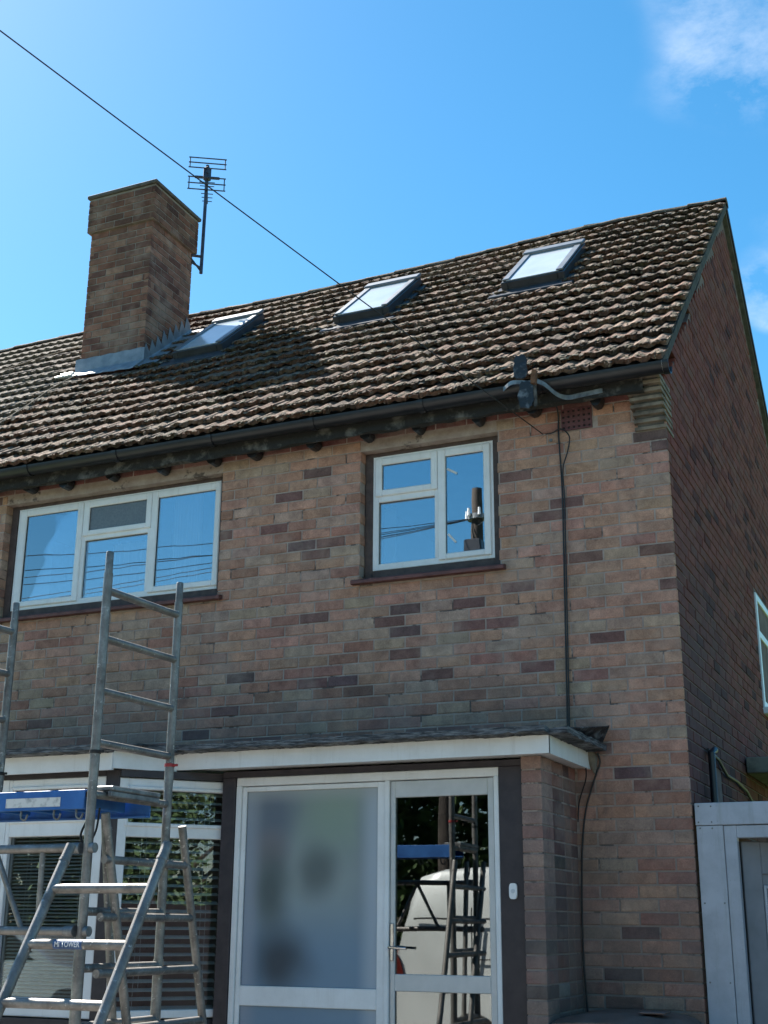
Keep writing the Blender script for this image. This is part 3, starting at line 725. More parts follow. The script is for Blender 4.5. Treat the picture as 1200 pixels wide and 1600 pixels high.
for i in range(len(xs)-1):
    for k in range(len(zs)-1):
        if i % 2 and k % 2: continue
        ab.box(xs[i], xs[i+1], -0.006, 0.0022, zs[k], zs[k+1])
o = hb(ab, 'air_brick', 'air_brick')
m = MB(); m.box(x0+.001, x1-.001, 0.0026, 0.0042, z0+.001, z1-.001); hb(m, 'grille_back', 'rubber', parent=o)

# ---- windows
def rect_frame(m, x0, x1, z0, z1, w, y0, y1, bev=0.004):
    w = w if isinstance(w, tuple) else (w, w, w, w)      # left right bottom top
    m.box(x0, x0+w[0], y0, y1, z0, z1, bev); m.box(x1-w[1], x1, y0, y1, z0, z1, bev)
    m.box(x0+w[0]-.001, x1-w[1]+.001, y0+.0005, y1-.0005, z0+.0005, z0+w[2], bev); m.box(x0+w[0]-.001, x1-w[1]+.001, y0+.0005, y1-.0005, z1-w[3], z1-.0005, bev)
def pane(parent, x0, x1, z0, z1, y, mat, name='pane'):
    m = MB(); m.box(x0, x1, y, y+0.006, z0, z1); return hb(m, name, mat, parent=parent)
def gasket(parent, x0, x1, z0, z1, y):
    m = MB(); t = 0.004
    for a in ((x0-t, x0, z0-t, z1+t), (x1, x1+t, z0-t, z1+t), (x0, x1, z0-t, z0), (x0, x1, z1, z1+t)): m.box(a[0], a[1], y-0.0015, y+0.004, a[2], a[3])
    hb(m, 'gasket', 'rubber', parent=parent)
YW = 0.08
def timber_surround(o_):
    x0, x1, z0, z1 = o_; m = MB()
    rect_frame(m, x0+0.001, x1-0.001, z0+0.014, z1+0.002, (0.06, 0.055, 0.06, 0.03), 0.075, 0.16, 0.003)
    hb(m, 'timber_subframe', 'timber_frame')
timber_surround(OPEN_L); timber_surround(OPEN_M)
# middle window
x0, x1, z0, z1 = -2.075, -1.183, 3.869, 4.700
m = MB(); rect_frame(m, x0, x1, z0, z1, 0.046, YW, YW+0.06); m.box(-1.612, -1.560, YW+.001, YW+.06, z0+.045, z1-.045, .004); m.box(-2.030, -1.611, YW+.001, YW+.06, 4.357, 4.403, .004)
wm = hb(m, 'window', 'upvc')
m = MB(); rect_frame(m, -2.052, -1.588, 4.398, 4.678, (0.052, 0.048, 0.046, 0.052), YW-0.014, YW+0.03, .006); hb(m, 'sash', 'upvc', parent=wm)
m = MB(); rect_frame(m, -1.584, -1.204, 3.893, 4.678, (0.056, 0.05, 0.043, 0.053), YW-0.014, YW+0.03, .006); hb(m, 'sash', 'upvc', parent=wm)
for a in ((-2.000, -1.636, 4.444, 4.626, YW), (-1.528, -1.254, 3.936, 4.625, YW), (-2.029, -1.612, 3.915, 4.357, YW+.02)):
    gasket(wm, *a); pane(wm, a[0], a[1], a[2], a[3], a[4]+.004, 'pane_up')
# left window
x0, x1, z0, z1 = -5.168, -3.279, 3.868, 4.702
m = MB(); rect_frame(m, x0, x1, z0, z1, 0.046, YW, YW+0.06)
m.box(-4.560, -4.505, YW+.001, YW+.06, z0+.045, z1-.045, .004); m.box(-3.935, -3.885, YW+.001, YW+.06, z0+.045, z1-.045, .004); m.box(-4.506, -3.934, YW+.001, YW+.06, 4.366, 4.406, .004)
wlft = hb(m, 'window', 'upvc')
for a, w in (((-5.145, -4.536, 3.892, 4.680), (0.066, 0.052, 0.045, 0.052)), ((-3.902, -3.300, 3.892, 4.680), (0.055, 0.048, 0.045, 0.054)), ((-4.530, -3.905, 4.400, 4.680), (0.055, 0.048, 0.044, 0.052))):
    m = MB(); rect_frame(m, *a, w, YW-0.014, YW+0.03, .006); hb(m, 'sash', 'upvc', parent=wlft)
for a in ((-5.079, -4.588, 3.937, 4.628, YW, 'pane_up'), (-3.847, -3.348, 3.937, 4.626, YW, 'pane_up'), (-4.475, -3.953, 4.444, 4.628, YW, 'pane_obscure'), (-4.504, -3.936, 3.915, 4.366, YW+.02, 'pane_up')):
    gasket(wlft, *a[:5]); pane(wlft, a[0], a[1], a[2], a[3], a[4]+.004, a[5])
# safety stickers on the middle pane
for (cx, cz, ang) in ((-1.483, 4.515, -31), (-1.488, 4.040, -49)):
    m = MB(); a = R(ang); L, w = 0.042, 0.0075
    pts = [(cx+math.cos(a)*sx*L-math.sin(a)*sz*w, cz+math.sin(a)*sx*L+math.cos(a)*sz*w) for sx, sz in ((-1,-1),(1,-1),(1,1),(-1,1))]
    m.yprism(pts, YW+0.001, YW+0.0035); hb(m, 'sticker', 'label_white', parent=wm)
# net curtains
def curtain(name, x0, x1, z0, z1, y, label, waves, group=None):
    m = MB(); N = 60; vs = []; fs = []
    for i in range(N+1):
        x = x0+(x1-x0)*i/N; yy = y+0.018*math.sin(i/N*waves*6.28)+0.008*math.sin(i*1.7)
        vs += [(x, yy, z0), (x, yy, z1), (x, yy+0.003, z0), (x, yy+0.003, z1)]
    for i in range(N):
        a = i*4; fs += [(a, a+4, a+5, a+1), (a+6, a+2, a+3, a+7), (a+2, a+6, a+4, a), (a+1, a+5, a+7, a+3)]
    m.add(vs, fs); tag(m.build(name, 'net_curtain', None, True), label, 'curtain', group)
curtain('net_curtain', -5.13, -4.93, 3.86, 4.70, 0.22, 'white curtain edge at the far left of the wide upstairs window', 3)
curtain('net_curtain', -4.35, -4.02, 3.86, 4.36, 0.24, 'white curtain behind the lower middle pane of the wide upstairs window', 4)
curtain('net_curtain', -3.80, -3.55, 3.86, 4.70, 0.22, 'white curtain behind the right pane of the wide upstairs window', 3)
curtain('net_curtain', -2.05, -1.96, 3.86, 4.36, 0.22, 'narrow white curtain edge in the smaller upstairs window', 1)
m = MB(); m.box(-4.49, -3.94, 0.16, 0.165, 4.43, 4.64); hb(m, 'obscure_film', 'render_grey', parent=wlft)
# gable window far right, small side window, pipe and porch slab
m = MB(); rect_frame(m, 0, 1.4, 3.32, 4.31, 0.06, 0, 0.05)
def to_gable(mb, y0, xoff):
    mb.v = [(xoff-v[1], y0+v[0], v[2]) for v in mb.v]; mb.f = [tuple(f) for f in mb.f]; return mb
m.box(0.05, 1.35, 0.001, 0.049, 3.93, 3.99, .004); m.box(0.6, 0.66, 0.001, 0.049, 3.37, 3.94, .004)
wg = hb(to_gable(m, 3.44, 0.01), 'window', 'upvc')
m = MB(); m.box(0.05, 1.35, 0.02, 0.03, 3.36, 4.26); hb(to_gable(m, 3.44, 0.01), 'pane', 'pane_up', parent=wg)
m = MB(); m.box(-0.05, 1.45, -0.07, 0.04, 3.26, 3.315, .004); hb(to_gable(m, 3.44, 0.0), 'sill', 'upvc', parent=wg)
m = MB(); rect_frame(m, 0, 0.33, 1.76, 2.55, 0.035, 0.0, 0.05); ws = hb(to_gable(m, 0.785, -0.02), 'window', 'timber_dark')
m = MB(); m.box(0.03, 0.30, 0.02, 0.026, 1.79, 2.52); hb(to_gable(m, 0.785, -0.02), 'pane', 'pane_up', parent=ws)
for i in range(4):
    m = MB(); m.box(0.035, 0.295, 0.012, 0.018, 2.14+i*0.085, 2.20+i*0.085, .002); hb(to_gable(m, 0.785, -0.02), 'louvre', 'upvc', parent=ws)
m = MB(); m.box(0.012, 0.75, 2.13, 3.6, 2.64, 2.755, 0.006); hb(m, 'side_door_canopy', 'concrete')
o = tubep('waste_pipe', 'gutter_black', None, [(0.045, 0.5, 0.02), (0.045, 0.52, 2.60), (0.05, 0.62, 2.625)], 0.022); hlink(o)
tag(tubep('side_cable', 'cable_black', None, [(0.02, 0.55, 2.62), (0.02, 0.9, 2.60), (0.02, 1.2, 2.53), (0.02, 1.6, 2.53), (0.02, 2.0, 2.50), (0.02, 2.3, 2.42)], 0.011, 8), 'black cable running along the shaded gable wall above the white side porch', 'cable')

# ---- skylights
for cx, w in SKY:
    o3 = slope_pt(cx, SK_S0, 0.0); Rm = Matrix(((1, 0, 0), (0, cP, sP), (0, -sP, cP))).transposed()
    Ln = SK_S1-SK_S0
    def loc(mb):
        mb.v = [tuple(o3+Rm @ Vector(v)) for v in mb.v]; return mb
    m = MB(); h = 0.112; t = 0.06
    for a in ((-w/2, -w/2+t, 0, Ln), (w/2-t, w/2, 0, Ln), (-w/2+t, w/2-t, 0.0005, t), (-w/2+t, w/2-t, Ln-t, Ln-.0005)): m.box(a[0], a[1], a[2], a[3], -0.03, h, .006)
    sk = hb(loc(m), 'skylight', 'skylight_grey')
    t2 = 0.062
    for a in ((-w/2+.012, -w/2+t2+.012, .03, Ln-.04), (w/2-t2-.012, w/2-.012, .03, Ln-.04)):
        m = MB(); m.box(a[0], a[1], a[2], a[3], h+.001, h+.020, .005); hb(loc(m), 'glazing_bar', 'skylight_light', parent=sk)
    m = MB(); m.box(-w/2-.004, w/2+.004, Ln-0.10, Ln+0.03, h+.002, h+.036, .008); hb(loc(m), 'hood', 'skylight_light', parent=sk)
    m = MB(); m.box(-w/2+t2+.013, w/2-t2-.013, Ln-.16, Ln-.101, h-.04, h+.006, .003); hb(loc(m), 'sash', 'skylight_wood', parent=sk)
    m = MB(); m.box(-w/2+.05, w/2-.05, .02, Ln-.06, h+.002, h+.009); hb(loc(m), 'pane', 'pane_blind', parent=sk)
    m = MB(); m.box(-w/2-.09, w/2+.09, -0.17, 0.02, .018, .045, .006); hb(loc(m), 'apron_flashing', 'skylight_grey', parent=sk)
    for sg in (-1, 1):
        m = MB(); m.box(sg*(w/2+.002), sg*(w/2+.055), 0.021, Ln+.05, .012, .040, .004); hb(loc(m), 'side_flashing', 'skylight_grey', parent=sk)

# ---- chimney
cx0, cx1, cy0, cy1 = CH; ctop = 8.795; ov = 8.37
m = MB(); m.box(cx0+.006, cx1-.006, cy0+.006, cy1-.006, 6.3, ov); m.box(cx0-.028, cx1+.028, cy0-.028, cy1+.028, ov, ctop-.03)
ch = hb(m, 'chimney', 'mortar_pale')
r = random.Random(31); cst = MB()
def chim_color(r):
    c = r.choice([(0.25, 0.115, 0.078), (0.28, 0.142, 0.098), (0.28, 0.16, 0.112), (0.15, 0.075, 0.058), (0.21, 0.11, 0.08)]); k = 0.8+0.35*r.random(); return tuple(v*k for v in c)
k = 0
z = 6.495
while z < ctop-0.06:
    over = z > ov-0.02; e = 0.034 if over else 0.0
    ax0, ax1, ay0, ay1 = cx0-e, cx1+e, cy0-e, cy1+e
    W_ = ax1-ax0; D_ = ay1-ay0; off = 0.1125 if k % 2 else 0.0
    for face in ('f', 'r', 'l', 'b'):
        Lf = W_ if face in 'fb' else D_
        x = -off
        while x < Lf-0.02:
            p_, q_ = max(0, x), min(Lf, x+0.215)
            if q_-p_ > 0.03:
                cmid = (p_+q_)/2
                if face == 'f': c3, rot = (ax0+cmid, ay0, z+.0375), 0
                elif face == 'r': c3, rot = (ax1, ay0+cmid, z+.0375), math.pi/2
                elif face == 'l': c3, rot = (ax0, ay0+cmid, z+.0375), -math.pi/2
                else: c3, rot = (ax0+cmid, ay1, z+.0375), math.pi
                col = chim_color(r)
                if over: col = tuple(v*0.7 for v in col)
                rzt = EZ+SL*((c3[1])-EY)
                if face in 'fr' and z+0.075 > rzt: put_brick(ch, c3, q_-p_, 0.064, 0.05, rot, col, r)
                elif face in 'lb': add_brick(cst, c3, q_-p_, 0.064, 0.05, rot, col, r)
            x += 0.225
    z += 0.075; k += 1
kind(hb(cst, 'brickwork', 'brick_attr', parent=ch), 'stuff')
m = MB(); m.box(cx0-.055, cx1+.055, cy0-.055, cy1+.055, ctop-.028, ctop+.012, .008); m.add([(cx0-.02, cy0-.02, ctop+.012), (cx1+.02, cy0-.02, ctop+.012), (cx1+.02, cy1+.02, ctop+.012), (cx0-.02, cy1+.02, ctop+.012), ((cx0+cx1)/2, (cy0+cy1)/2, ctop+.05)], [(0,1,4),(1,2,4),(2,3,4),(3,0,4)])
hb(m, 'cap_slab', 'render_grey', parent=ch)
# lead apron, stepped side flashing
zb = EZ+SL*(cy0-EY)
m = MB(); vs = []
N = 14
for i in range(N+1):
    x = cx0-.05+(cx1-cx0+.07)*i/N; w_ = 0.004*math.sin(i*2.1)
    vs += [(x, cy0-.012, zb+.165+w_), (x, cy0-.016, zb+.03), (x, cy0-.17+w_*2, zb-.075+sag(x, 2.5)), (x, cy0-.17+w_*2, zb-.085+sag(x, 2.5)), (x, cy0-.004, zb+.02), (x, cy0-.004, zb+.165+w_)]
fs = []
for i in range(N):
    for q in range(6): fs.append((i*6+q, i*6+(q+1)%6, i*6+6+(q+1)%6, i*6+6+q))
fs += [tuple(range(6)), tuple(N*6+5-q for q in range(6))]
m.add(vs, fs); hb(m, 'lead_apron', 'lead', parent=ch)
m = MB(); NS = 8; r = random.Random(8)
for i in range(NS):
    ya = cy0-.01+(cy1-cy0+.03)*i/NS; yb = cy0-.01+(cy1-cy0+.03)*(i+1)/NS
    za = EZ+SL*(ya-EY)+.02; zb_ = EZ+SL*(yb-EY)+.02; tp = zb_+.095+r.uniform(-.012, .012)
    lean = .012+r.uniform(0, .012)
    vs = [(cx1+.004, ya, za), (cx1+.004, yb, zb_), (cx1+.006, yb, zb_+.055), (cx1+lean, ya+.012, tp+.02), (cx1+.006, ya, za+.06)]
    vs2 = [(v[0]+.004, v[1], v[2]) for v in vs]
    m.add(vs+vs2, [(4,3,2,1,0), (5,6,7,8,9), (0,1,6,5), (1,2,7,6), (2,3,8,7), (3,4,9,8), (4,0,5,9)])
hb(m, 'step_flashing', 'lead', parent=ch)
m = MB(); vs = []; fs = []
for i in range(9):
    y = cy0-.10+(cy1-cy0+.14)*i/8; zz = EZ+SL*(y-EY)+sag(-5.35, 2.8)
    vs += [(cx1+.005, y, zz+.075), (cx1+.02, y, zz+.05), (cx1+.17+.015*math.sin(i*2), y, zz+.045), (cx1+.17+.015*math.sin(i*2), y, zz+.038), (cx1+.005, y, zz+.04)]
for i in range(8):
    for q in range(5): fs.append((i*5+q, i*5+(q+1)%5, i*5+5+(q+1)%5, i*5+5+q))
fs += [tuple(range(5)), tuple(40+4-q for q in range(5))]
m.add(vs, fs); hb(m, 'lead_soaker', 'lead', parent=ch)
m = MB(); a = slope_pt(cx0-.14, (cy0-.13-EY)/cP, .05)
for q, (dx, dy, w_, l_) in enumerate(((0, 0, .2, .07), (-.03, .08, .16, .045))):
    p_ = slope_pt(cx0-.06+dx, (cy0-.12+dy-EY)/cP, .045); m.box(p_.x-w_/2, p_.x+w_/2, p_.y-l_/2, p_.y+l_/2, p_.z-.006, p_.z+.016, .006)
hb(m, 'mortar_fillet', 'upvc', parent=ch)

# ---- porch canopy
CZ0, CZ1 = 2.465, 2.563
outline = [(-0.600, -0.83), (-0.600, 0.0), (-5.2, 0.0), (-5.2, -1.165), (-3.20, -1.165), (-2.965, -0.83)]
m = MB(); m.prism(outline, CZ0+.012, CZ1+.02); can = hb(m, 'porch_canopy', 'upvc')
edges = [((-0.592, 0.0), (-0.592, -0.849)), ((-0.582, -0.840), (-2.958, -0.840)), ((-2.962, -0.842), (-3.192, -1.178)), ((-3.19, -1.180), (-5.2, -1.180))]
for i, (a, b_) in enumerate(edges):
    m = MB(); m.obar(a, b_, 0.02, CZ0-(.022 if i == 3 else .011 if i == 2 else 0), CZ1-(.018 if i == 3 else .008 if i == 2 else 0)); hb(m, 'fascia_board', 'upvc', parent=can)
m = MB(); r = random.Random(12)
def ragged(a, b_, z, n):
    a = Vector(a); b_ = Vector(b_); vs = []; d = (b_-a).normalized(); nr = Vector((d.y, -d.x))
    for i in range(n+1):
        p_ = a.lerp(b_, i/n); e = r.uniform(-.003, .003)
        lo = z+r.uniform(-.006, .006); hi = z+.028+r.uniform(-.004, .004)
        vs += [(p_.x-nr.x*(.012+e), p_.y-nr.y*(.012+e), lo), (p_.x-nr.x*(.016+e), p_.y-nr.y*(.016+e), hi), (p_.x+nr.x*.1, p_.y+nr.y*.1, hi+.012), (p_.x+nr.x*.1, p_.y+nr.y*.1, lo+.006)]
    fs = []
    for i in range(n):
        for q in range(4): fs.append((i*4+q, i*4+(q+1)%4, i*4+4+(q+1)%4, i*4+4+q))
    fs += [(0,1,2,3), (n*4+3, n*4+2, n*4+1, n*4)]
    m.add(vs, fs)
ragged((-2.95, -0.85), (-0.575, -0.85), CZ1+.001, 70); ragged((-3.185, -1.19), (-2.95, -0.85), CZ1-.007, 10); ragged((-5.2, -1.19), (-3.185, -1.19), CZ1-.017, 50); ragged((-0.575, -0.86), (-0.575, -0.02), CZ1+.001, 24)
hb(m, 'felt_edge', 'felt_edge', parent=can)
m = MB()
def quad_sheet(P, t=0.008):
    P = [Vector(p) for p in P]; nr = (P[1]-P[0]).cross(P[3]-P[0]).normalized()*t
    m.add(P+[p-nr for p in P], [(0,1,2,3), (7,6,5,4), (0,4,5,1), (1,5,6,2), (2,6,7,3), (3,7,4,0)])
quad_sheet([(-0.60, -0.84, 2.59), (-3.0, -0.84, 2.59), (-3.0, -0.004, 2.67), (-0.60, -0.004, 2.67)])
quad_sheet([(-3.0, -1.17, 2.575), (-5.2, -1.17, 2.575), (-5.2, -0.004, 2.672), (-3.0, -0.004, 2.672)])
quad_sheet([(-0.565, -0.84, 2.592), (-0.60, -0.006, 2.60), (-0.455, -0.006, 2.715), (-0.56, -0.80, 2.605)])
quad_sheet([(-0.585, -0.10, 2.60), (-0.52, -0.012, 2.575), (-0.455, -0.008, 2.715), (-0.575, -0.30, 2.64)])
hb(m, 'felt_sheet', 'felt', parent=can)
m = MB(); m.tube([(-0.60, -0.02, 2.60), (-0.565, -0.016, 2.52), (-0.555, -0.012, 2.44)], [0.03, 0.035, 0.006], 8); hb(m, 'mortar_lump', 'concrete', True, parent=can)

# ---- brick pier beside the door
PX0, PX1, PY0 = -0.797, -0.680, -0.690
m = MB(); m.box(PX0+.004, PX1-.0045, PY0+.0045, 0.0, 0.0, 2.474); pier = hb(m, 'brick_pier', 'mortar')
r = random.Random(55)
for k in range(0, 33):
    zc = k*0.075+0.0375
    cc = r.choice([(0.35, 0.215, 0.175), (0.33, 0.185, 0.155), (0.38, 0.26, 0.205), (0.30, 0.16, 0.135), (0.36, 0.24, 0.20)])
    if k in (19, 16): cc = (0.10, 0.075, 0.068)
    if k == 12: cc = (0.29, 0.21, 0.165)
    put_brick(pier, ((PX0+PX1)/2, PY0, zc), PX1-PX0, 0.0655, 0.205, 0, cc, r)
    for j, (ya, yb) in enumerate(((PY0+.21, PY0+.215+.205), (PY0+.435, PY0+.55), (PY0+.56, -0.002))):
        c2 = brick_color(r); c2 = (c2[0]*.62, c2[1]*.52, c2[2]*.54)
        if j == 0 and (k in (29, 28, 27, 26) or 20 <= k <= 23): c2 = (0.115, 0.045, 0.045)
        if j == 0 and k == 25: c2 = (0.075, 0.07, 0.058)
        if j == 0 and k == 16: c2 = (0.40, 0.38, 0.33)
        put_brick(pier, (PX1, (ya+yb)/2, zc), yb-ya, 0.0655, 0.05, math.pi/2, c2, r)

# ---- porch door, side panel, timber frame
YD = -0.64
m = MB(); m.box(-2.735, -0.797, YD-.022, YD+.10, 2.428, 2.4645, .003); m.box(-0.941, -0.799, YD-.02, YD+.10, 0, 2.4275, .003); m.box(-2.735, -2.643, YD-.02, YD+.10, 0, 2.4275, .003)
tf = hb(m, 'timber_frame', 'timber_dark')
m = MB()
m.box(-2.6425, -0.9415, YD-.008, YD+.07, 2.376, 2.4275, .004); m.box(-0.974, -0.9418, YD-.012, YD+.07, 0.02, 2.3758, .004); m.box(-1.645, -1.615, YD-.010, YD+.07, 0.02, 2.3758, .004); m.box(-2.6425, -2.606, YD-.010, YD+.07, 0.02, 2.3758, .004)
df = hb(m, 'door_frame', 'upvc')
m = MB(); rect_frame(m, -1.612, -0.977, 0.03, 2.372, (0.030, 0.038, 0.12, 0.095), YD+.004, YD+.045, .004); m.box(-1.583, -1.014, YD+.005, YD+.044, 1.220, 1.311, .004)
door = hb(m, 'porch_door', 'door_alu')
for a in ((-1.582, -1.015, 1.311, 2.277), (-1.582, -1.015, 0.15, 1.220)):
    gasket(door, *a, YD+.018); pane(door, *a, YD+.02, 'pane_door')
m = MB(); m.box(-1.607, -1.588, YD-.006, YD+.005, 1.38, 1.58, .003); m.tube([(-1.597, YD-.004, 1.452), (-1.597, YD-.045, 1.452), (-1.585, YD-.05, 1.452), (-1.49, YD-.05, 1.448)], 0.0075, 8); hb(m, 'handle', 'chrome', True, parent=door)
m = MB(); rect_frame(m, -2.605, -1.646, 0.03, 2.372, (0.030, 0.05, 0.12, 0.03), YD+.004, YD+.045, .004); m.box(-2.576, -1.695, YD+.005, YD+.044, 1.118, 1.228, .004)
sp = hb(m, 'side_panel', 'upvc')
gasket(sp, -2.575, -1.696, 1.229, 2.342, YD+.018); pane(sp, -2.575, -1.696, 1.228, 2.342, YD+.02, 'painted_blur_pane'); gasket(sp, -2.575, -1.696, 0.15, 1.118, YD+.018); pane(sp, -2.575, -1.696, 0.15, 1.118, YD+.02, 'painted_blur_pane')
m = MB(); pl = []
for i in range(24):
    a = 2*math.pi*i/24; cxx = math.copysign(abs(math.cos(a))**0.6, math.cos(a)); czz = math.copysign(abs(math.sin(a))**0.5, math.sin(a)); pl.append((-0.864+.0225*cxx, 1.752+.042*czz))
m.yprism(pl, YD-.036, YD-.0205); db = hb(m, 'doorbell', 'upvc', True)
m = MB(); m.tube([(-0.864, YD-.0362, 1.752), (-0.864, YD-.0385, 1.752)], [.012, .0115], 16); hb(m, 'bell_push', 'gutter_cap', parent=db)
m = MB(); m.box(-2.70, -0.81, YD+.12, YD+.16, 0.0, 0.02); m.box(-0.79, -0.70, -.6, -.02, 0.02, 0.03); hb(m, 'threshold', 'concrete')

# ---- bay window: front face y=-1.10 and canted face
BY = -1.10
bay = MB(); bay.obar((-3.235, BY+.05), (-3.236, BY+.0), 0.0, 0, 0) if False else None
bay = MB(); bay.box(-3.287, -3.187, BY-.005, BY+.09, 0.0, 2.452, .004); bay.box(-5.1, -3.2871, BY-.004, BY+.085, 2.420, 2.452, .003)
cA, cB = Vector((-3.187, BY)), Vector((-2.735, -0.60))
cd = (cB-cA).normalized(); cn = Vector((cd.y, -cd.x))          # outward
bay.obar((cA.x, cA.y), (cB.x, cB.y), 0.05, 2.412, 2.455)
bay.box(-5.1, -3.2, BY-.03, BY+.12, 0.0, 1.038); bay.prism([(-3.2, BY-.03), (-2.74, -0.60), (-2.74, -0.5), (-3.2, BY+.12)], 0.0, 1.035)
bayo = hb(bay, 'bay_window', 'timber_dark')
def on_cant(mb, off=0.0):
    mb.v = [((cA+cd*v[0]-cn*(v[1]+off)).x, (cA+cd*v[0]-cn*(v[1]+off)).y, v[2]) for v in mb.v]; return mb
# front face frames
m = MB(); rect_frame(m, -4.02, -3.288, 1.045, 2.419, (0.03, 0.072, 0.105, 0.066), BY, BY+.06); m.box(-3.99, -3.36, BY+.001, BY+.06, 2.072, 2.168, .004); m.box(-4.75, -4.021, BY, BY+.06, 1.045, 2.419)
hb(m, 'window_frame', 'upvc', parent=bayo)
m = MB(); rect_frame(m, -4.005, -3.345, 2.150, 2.375, 0.022, BY-.012, BY+.02, .005); hb(m, 'sash', 'upvc', parent=bayo)
m = MB(); m.box(-3.99, -3.36, BY+.03, BY+.036, 2.168, 2.353); hb(m, 'pane', 'pane_low', parent=bayo)
m = MB(); m.box(-3.99, -3.36, BY+.03, BY+.036, 1.150, 2.072); hb(m, 'pane', 'pane_low', parent=bayo)
# canted face frames
CL = (cB-cA).length
m = MB(); rect_frame(m, 0.0, CL, 1.046, 2.408, (0.058, 0.01, 0.046, 0.068), 0, 0.055); m.box(0.055, CL-.01, 0.001, 0.054, 2.062, 2.144, .004)
hb(on_cant(m), 'window_frame', 'upvc', parent=bayo)
m = MB(); rect_frame(m, 0.042, CL+.0, 2.122, 2.362, (.02, .01, .024, .022), -.012, .02, .005); hb(on_cant(m), 'sash', 'upvc', parent=bayo)
m = MB(); m.box(0.055, CL-.009, 0.030, 0.036, 2.144, 2.341); hb(on_cant(m), 'pane', 'pane_low', parent=bayo)
m = MB(); m.box(0.055, CL-.009, 0.030, 0.036, 1.091, 2.062); hb(on_cant(m), 'pane', 'pane_low', parent=bayo)
# blinds
def slat_mesh(L, w, crown, tilt):
    m = MB(); n = 4; vs = []; ct, st = math.cos(tilt), math.sin(tilt)
    for x in (0, L):
        for t in (0, .0012):
            for i in range(n+1):
                q = (i/n-.5)*w; h = crown*(1-(2*i/n-1)**2)+t
                vs.append((x, q*ct-h*st, q*st+h*ct))
    k = n+1; fs = []
    for i in range(n): fs += [(i, i+1, 2*k+i+1, 2*k+i), (k+i+1, k+i, 3*k+i, 3*k+i+1)]
    fs += [(0, 2*k, 3*k, k), (n, k+n, 3*k+n, 2*k+n)]
    m.add(vs, fs); return m.mesh('slat', 'blind_white')
def blind(base, rz, L, z0, z1, pitch, w, tilt, label):
    o = empty('venetian_blind', base); o.rotation_euler = (0, 0, rz); tag(o, label, 'window blind')
    sm = slat_mesh(L, w, w*.07, tilt); r = random.Random(int(L*1000)); z = z0
    while z < z1-.02:
        s_ = bpy.data.objects.new('slat', sm); COL.objects.link(s_); s_.parent = o; s_.location = (0, 0, z-base[2]); s_.rotation_euler = (r.uniform(-.03, .03), r.uniform(-.002, .002), 0); z += pitch
    m = MB(); m.box(0, L, -w*.6, w*.6, z1-.018-base[2], z1+.012-base[2], .003); m.build('head_rail', 'blind_white', o)
    for f in (.18, .82):
        m = MB(); m.tube([(L*f, -w*.55, z0-base[2]), (L*f, -w*.55, z1-base[2])], .0012, 5); m.build('ladder_cord', 'blind_white', o)
        m = MB(); m.tube([(L*f+.03, -w*.6, z0-base[2]+.1), (L*f+.03, -w*.6, z1-base[2])], .0012, 5); m.build('pull_cord', 'blind_white', o)
blind((-3.985, BY+.075, 1.15), 0, 0.62, 1.16, 2.40, 0.0212, 0.023, R(24), 'white narrow-slat venetian blind in the front face of the bay window')
pc = cA+cd*0.06-cn*0.085
blind((pc.x, pc.y, 1.10), math.atan2(cd.y, cd.x), CL-.07, 1.10, 2.39, 0.0492, 0.046, R(22), 'white wide-slat venetian blind in the angled bay window next to the door')

# ------------------------------------------------------------------ neighbour
nb = empty('neighbouring_house', (-9, 3.4, 0)); tag(nb, 'adjoining house at far left with cleaner grey-brown roof tiles', 'house')
nb_inv = Matrix.Translation(-Vector(nb.location))
def nbuild(mb, name, mat, parent=nb, smooth=False):
    o = mb.build(name, mat, None, smooth); o.parent = parent
    if parent is nb: o.matrix_parent_inverse = nb_inv
    return o
nroof = nbuild(roof_poly(-11.2, XL-.003), 'roof', 'render_grey')
tile_roof(nroof, -10.85, XL-.005, near_tile_color, 240, 17, 0.35, 'roof_tiling')
ridge(nroof, -10.85, XL, 23)
moss(nroof, -7.6, XL, 2600, 19, lambda x, s: 1.0 if s < 2.6-(XL-x)*1.5 else 0.03)
m = MB(); m.box(-11.1, XL-.003, 0.0, 0.26, -0.2, 4.9); m.box(-11.1, -10.85, .261, DEPTH, -.2, 4.9); m.box(-11.1, XL-.003, DEPTH-.2, DEPTH, -.2, 4.9); nbuild(m, 'wall', 'mortar')
m = MB(); m.box(-11.1, XL-.003, -.16, -.125, 4.785, 4.9); nbuild(m, 'fascia_board', 'rotten_wood')
m = MB(); m.tube([(-11.1, -.225, 4.895), (XL-.003, -.225, 4.895)], .055, 14); nbuild(m, 'gutter', 'gutter_black', smooth=True)
m = MB(); rect_frame(m, -9.2, -7.2, 3.87, 4.7, .06, -.02, .05); nbuild(m, 'window_frame', 'upvc'); m = MB(); m.box(-9.15, -7.25, -.01, -.004, 3.92, 4.65); nbuild(m, 'pane', 'van_glass')
# pale lines lying on the roof
def roof_line(pts, rad, name, label):
    tag(tubep(name, 'concrete', None, [slope_pt(x, (y-EY)/cP, .075) for x, y in pts], rad, 6), label, 'rope')
roof_line([(-7.75, 2.25), (-7.2, 2.55), (-6.62, 2.80)], .0045, 'roof_rope', 'thin pale rope lying high on the neighbouring roof left of the chimney')
roof_line([(-5.95, .48), (-5.98, 1.05), (-6.05, 1.42), (-6.0, 1.75)], .004, 'roof_rope', 'thin pale rope running down the party line below the chimney')

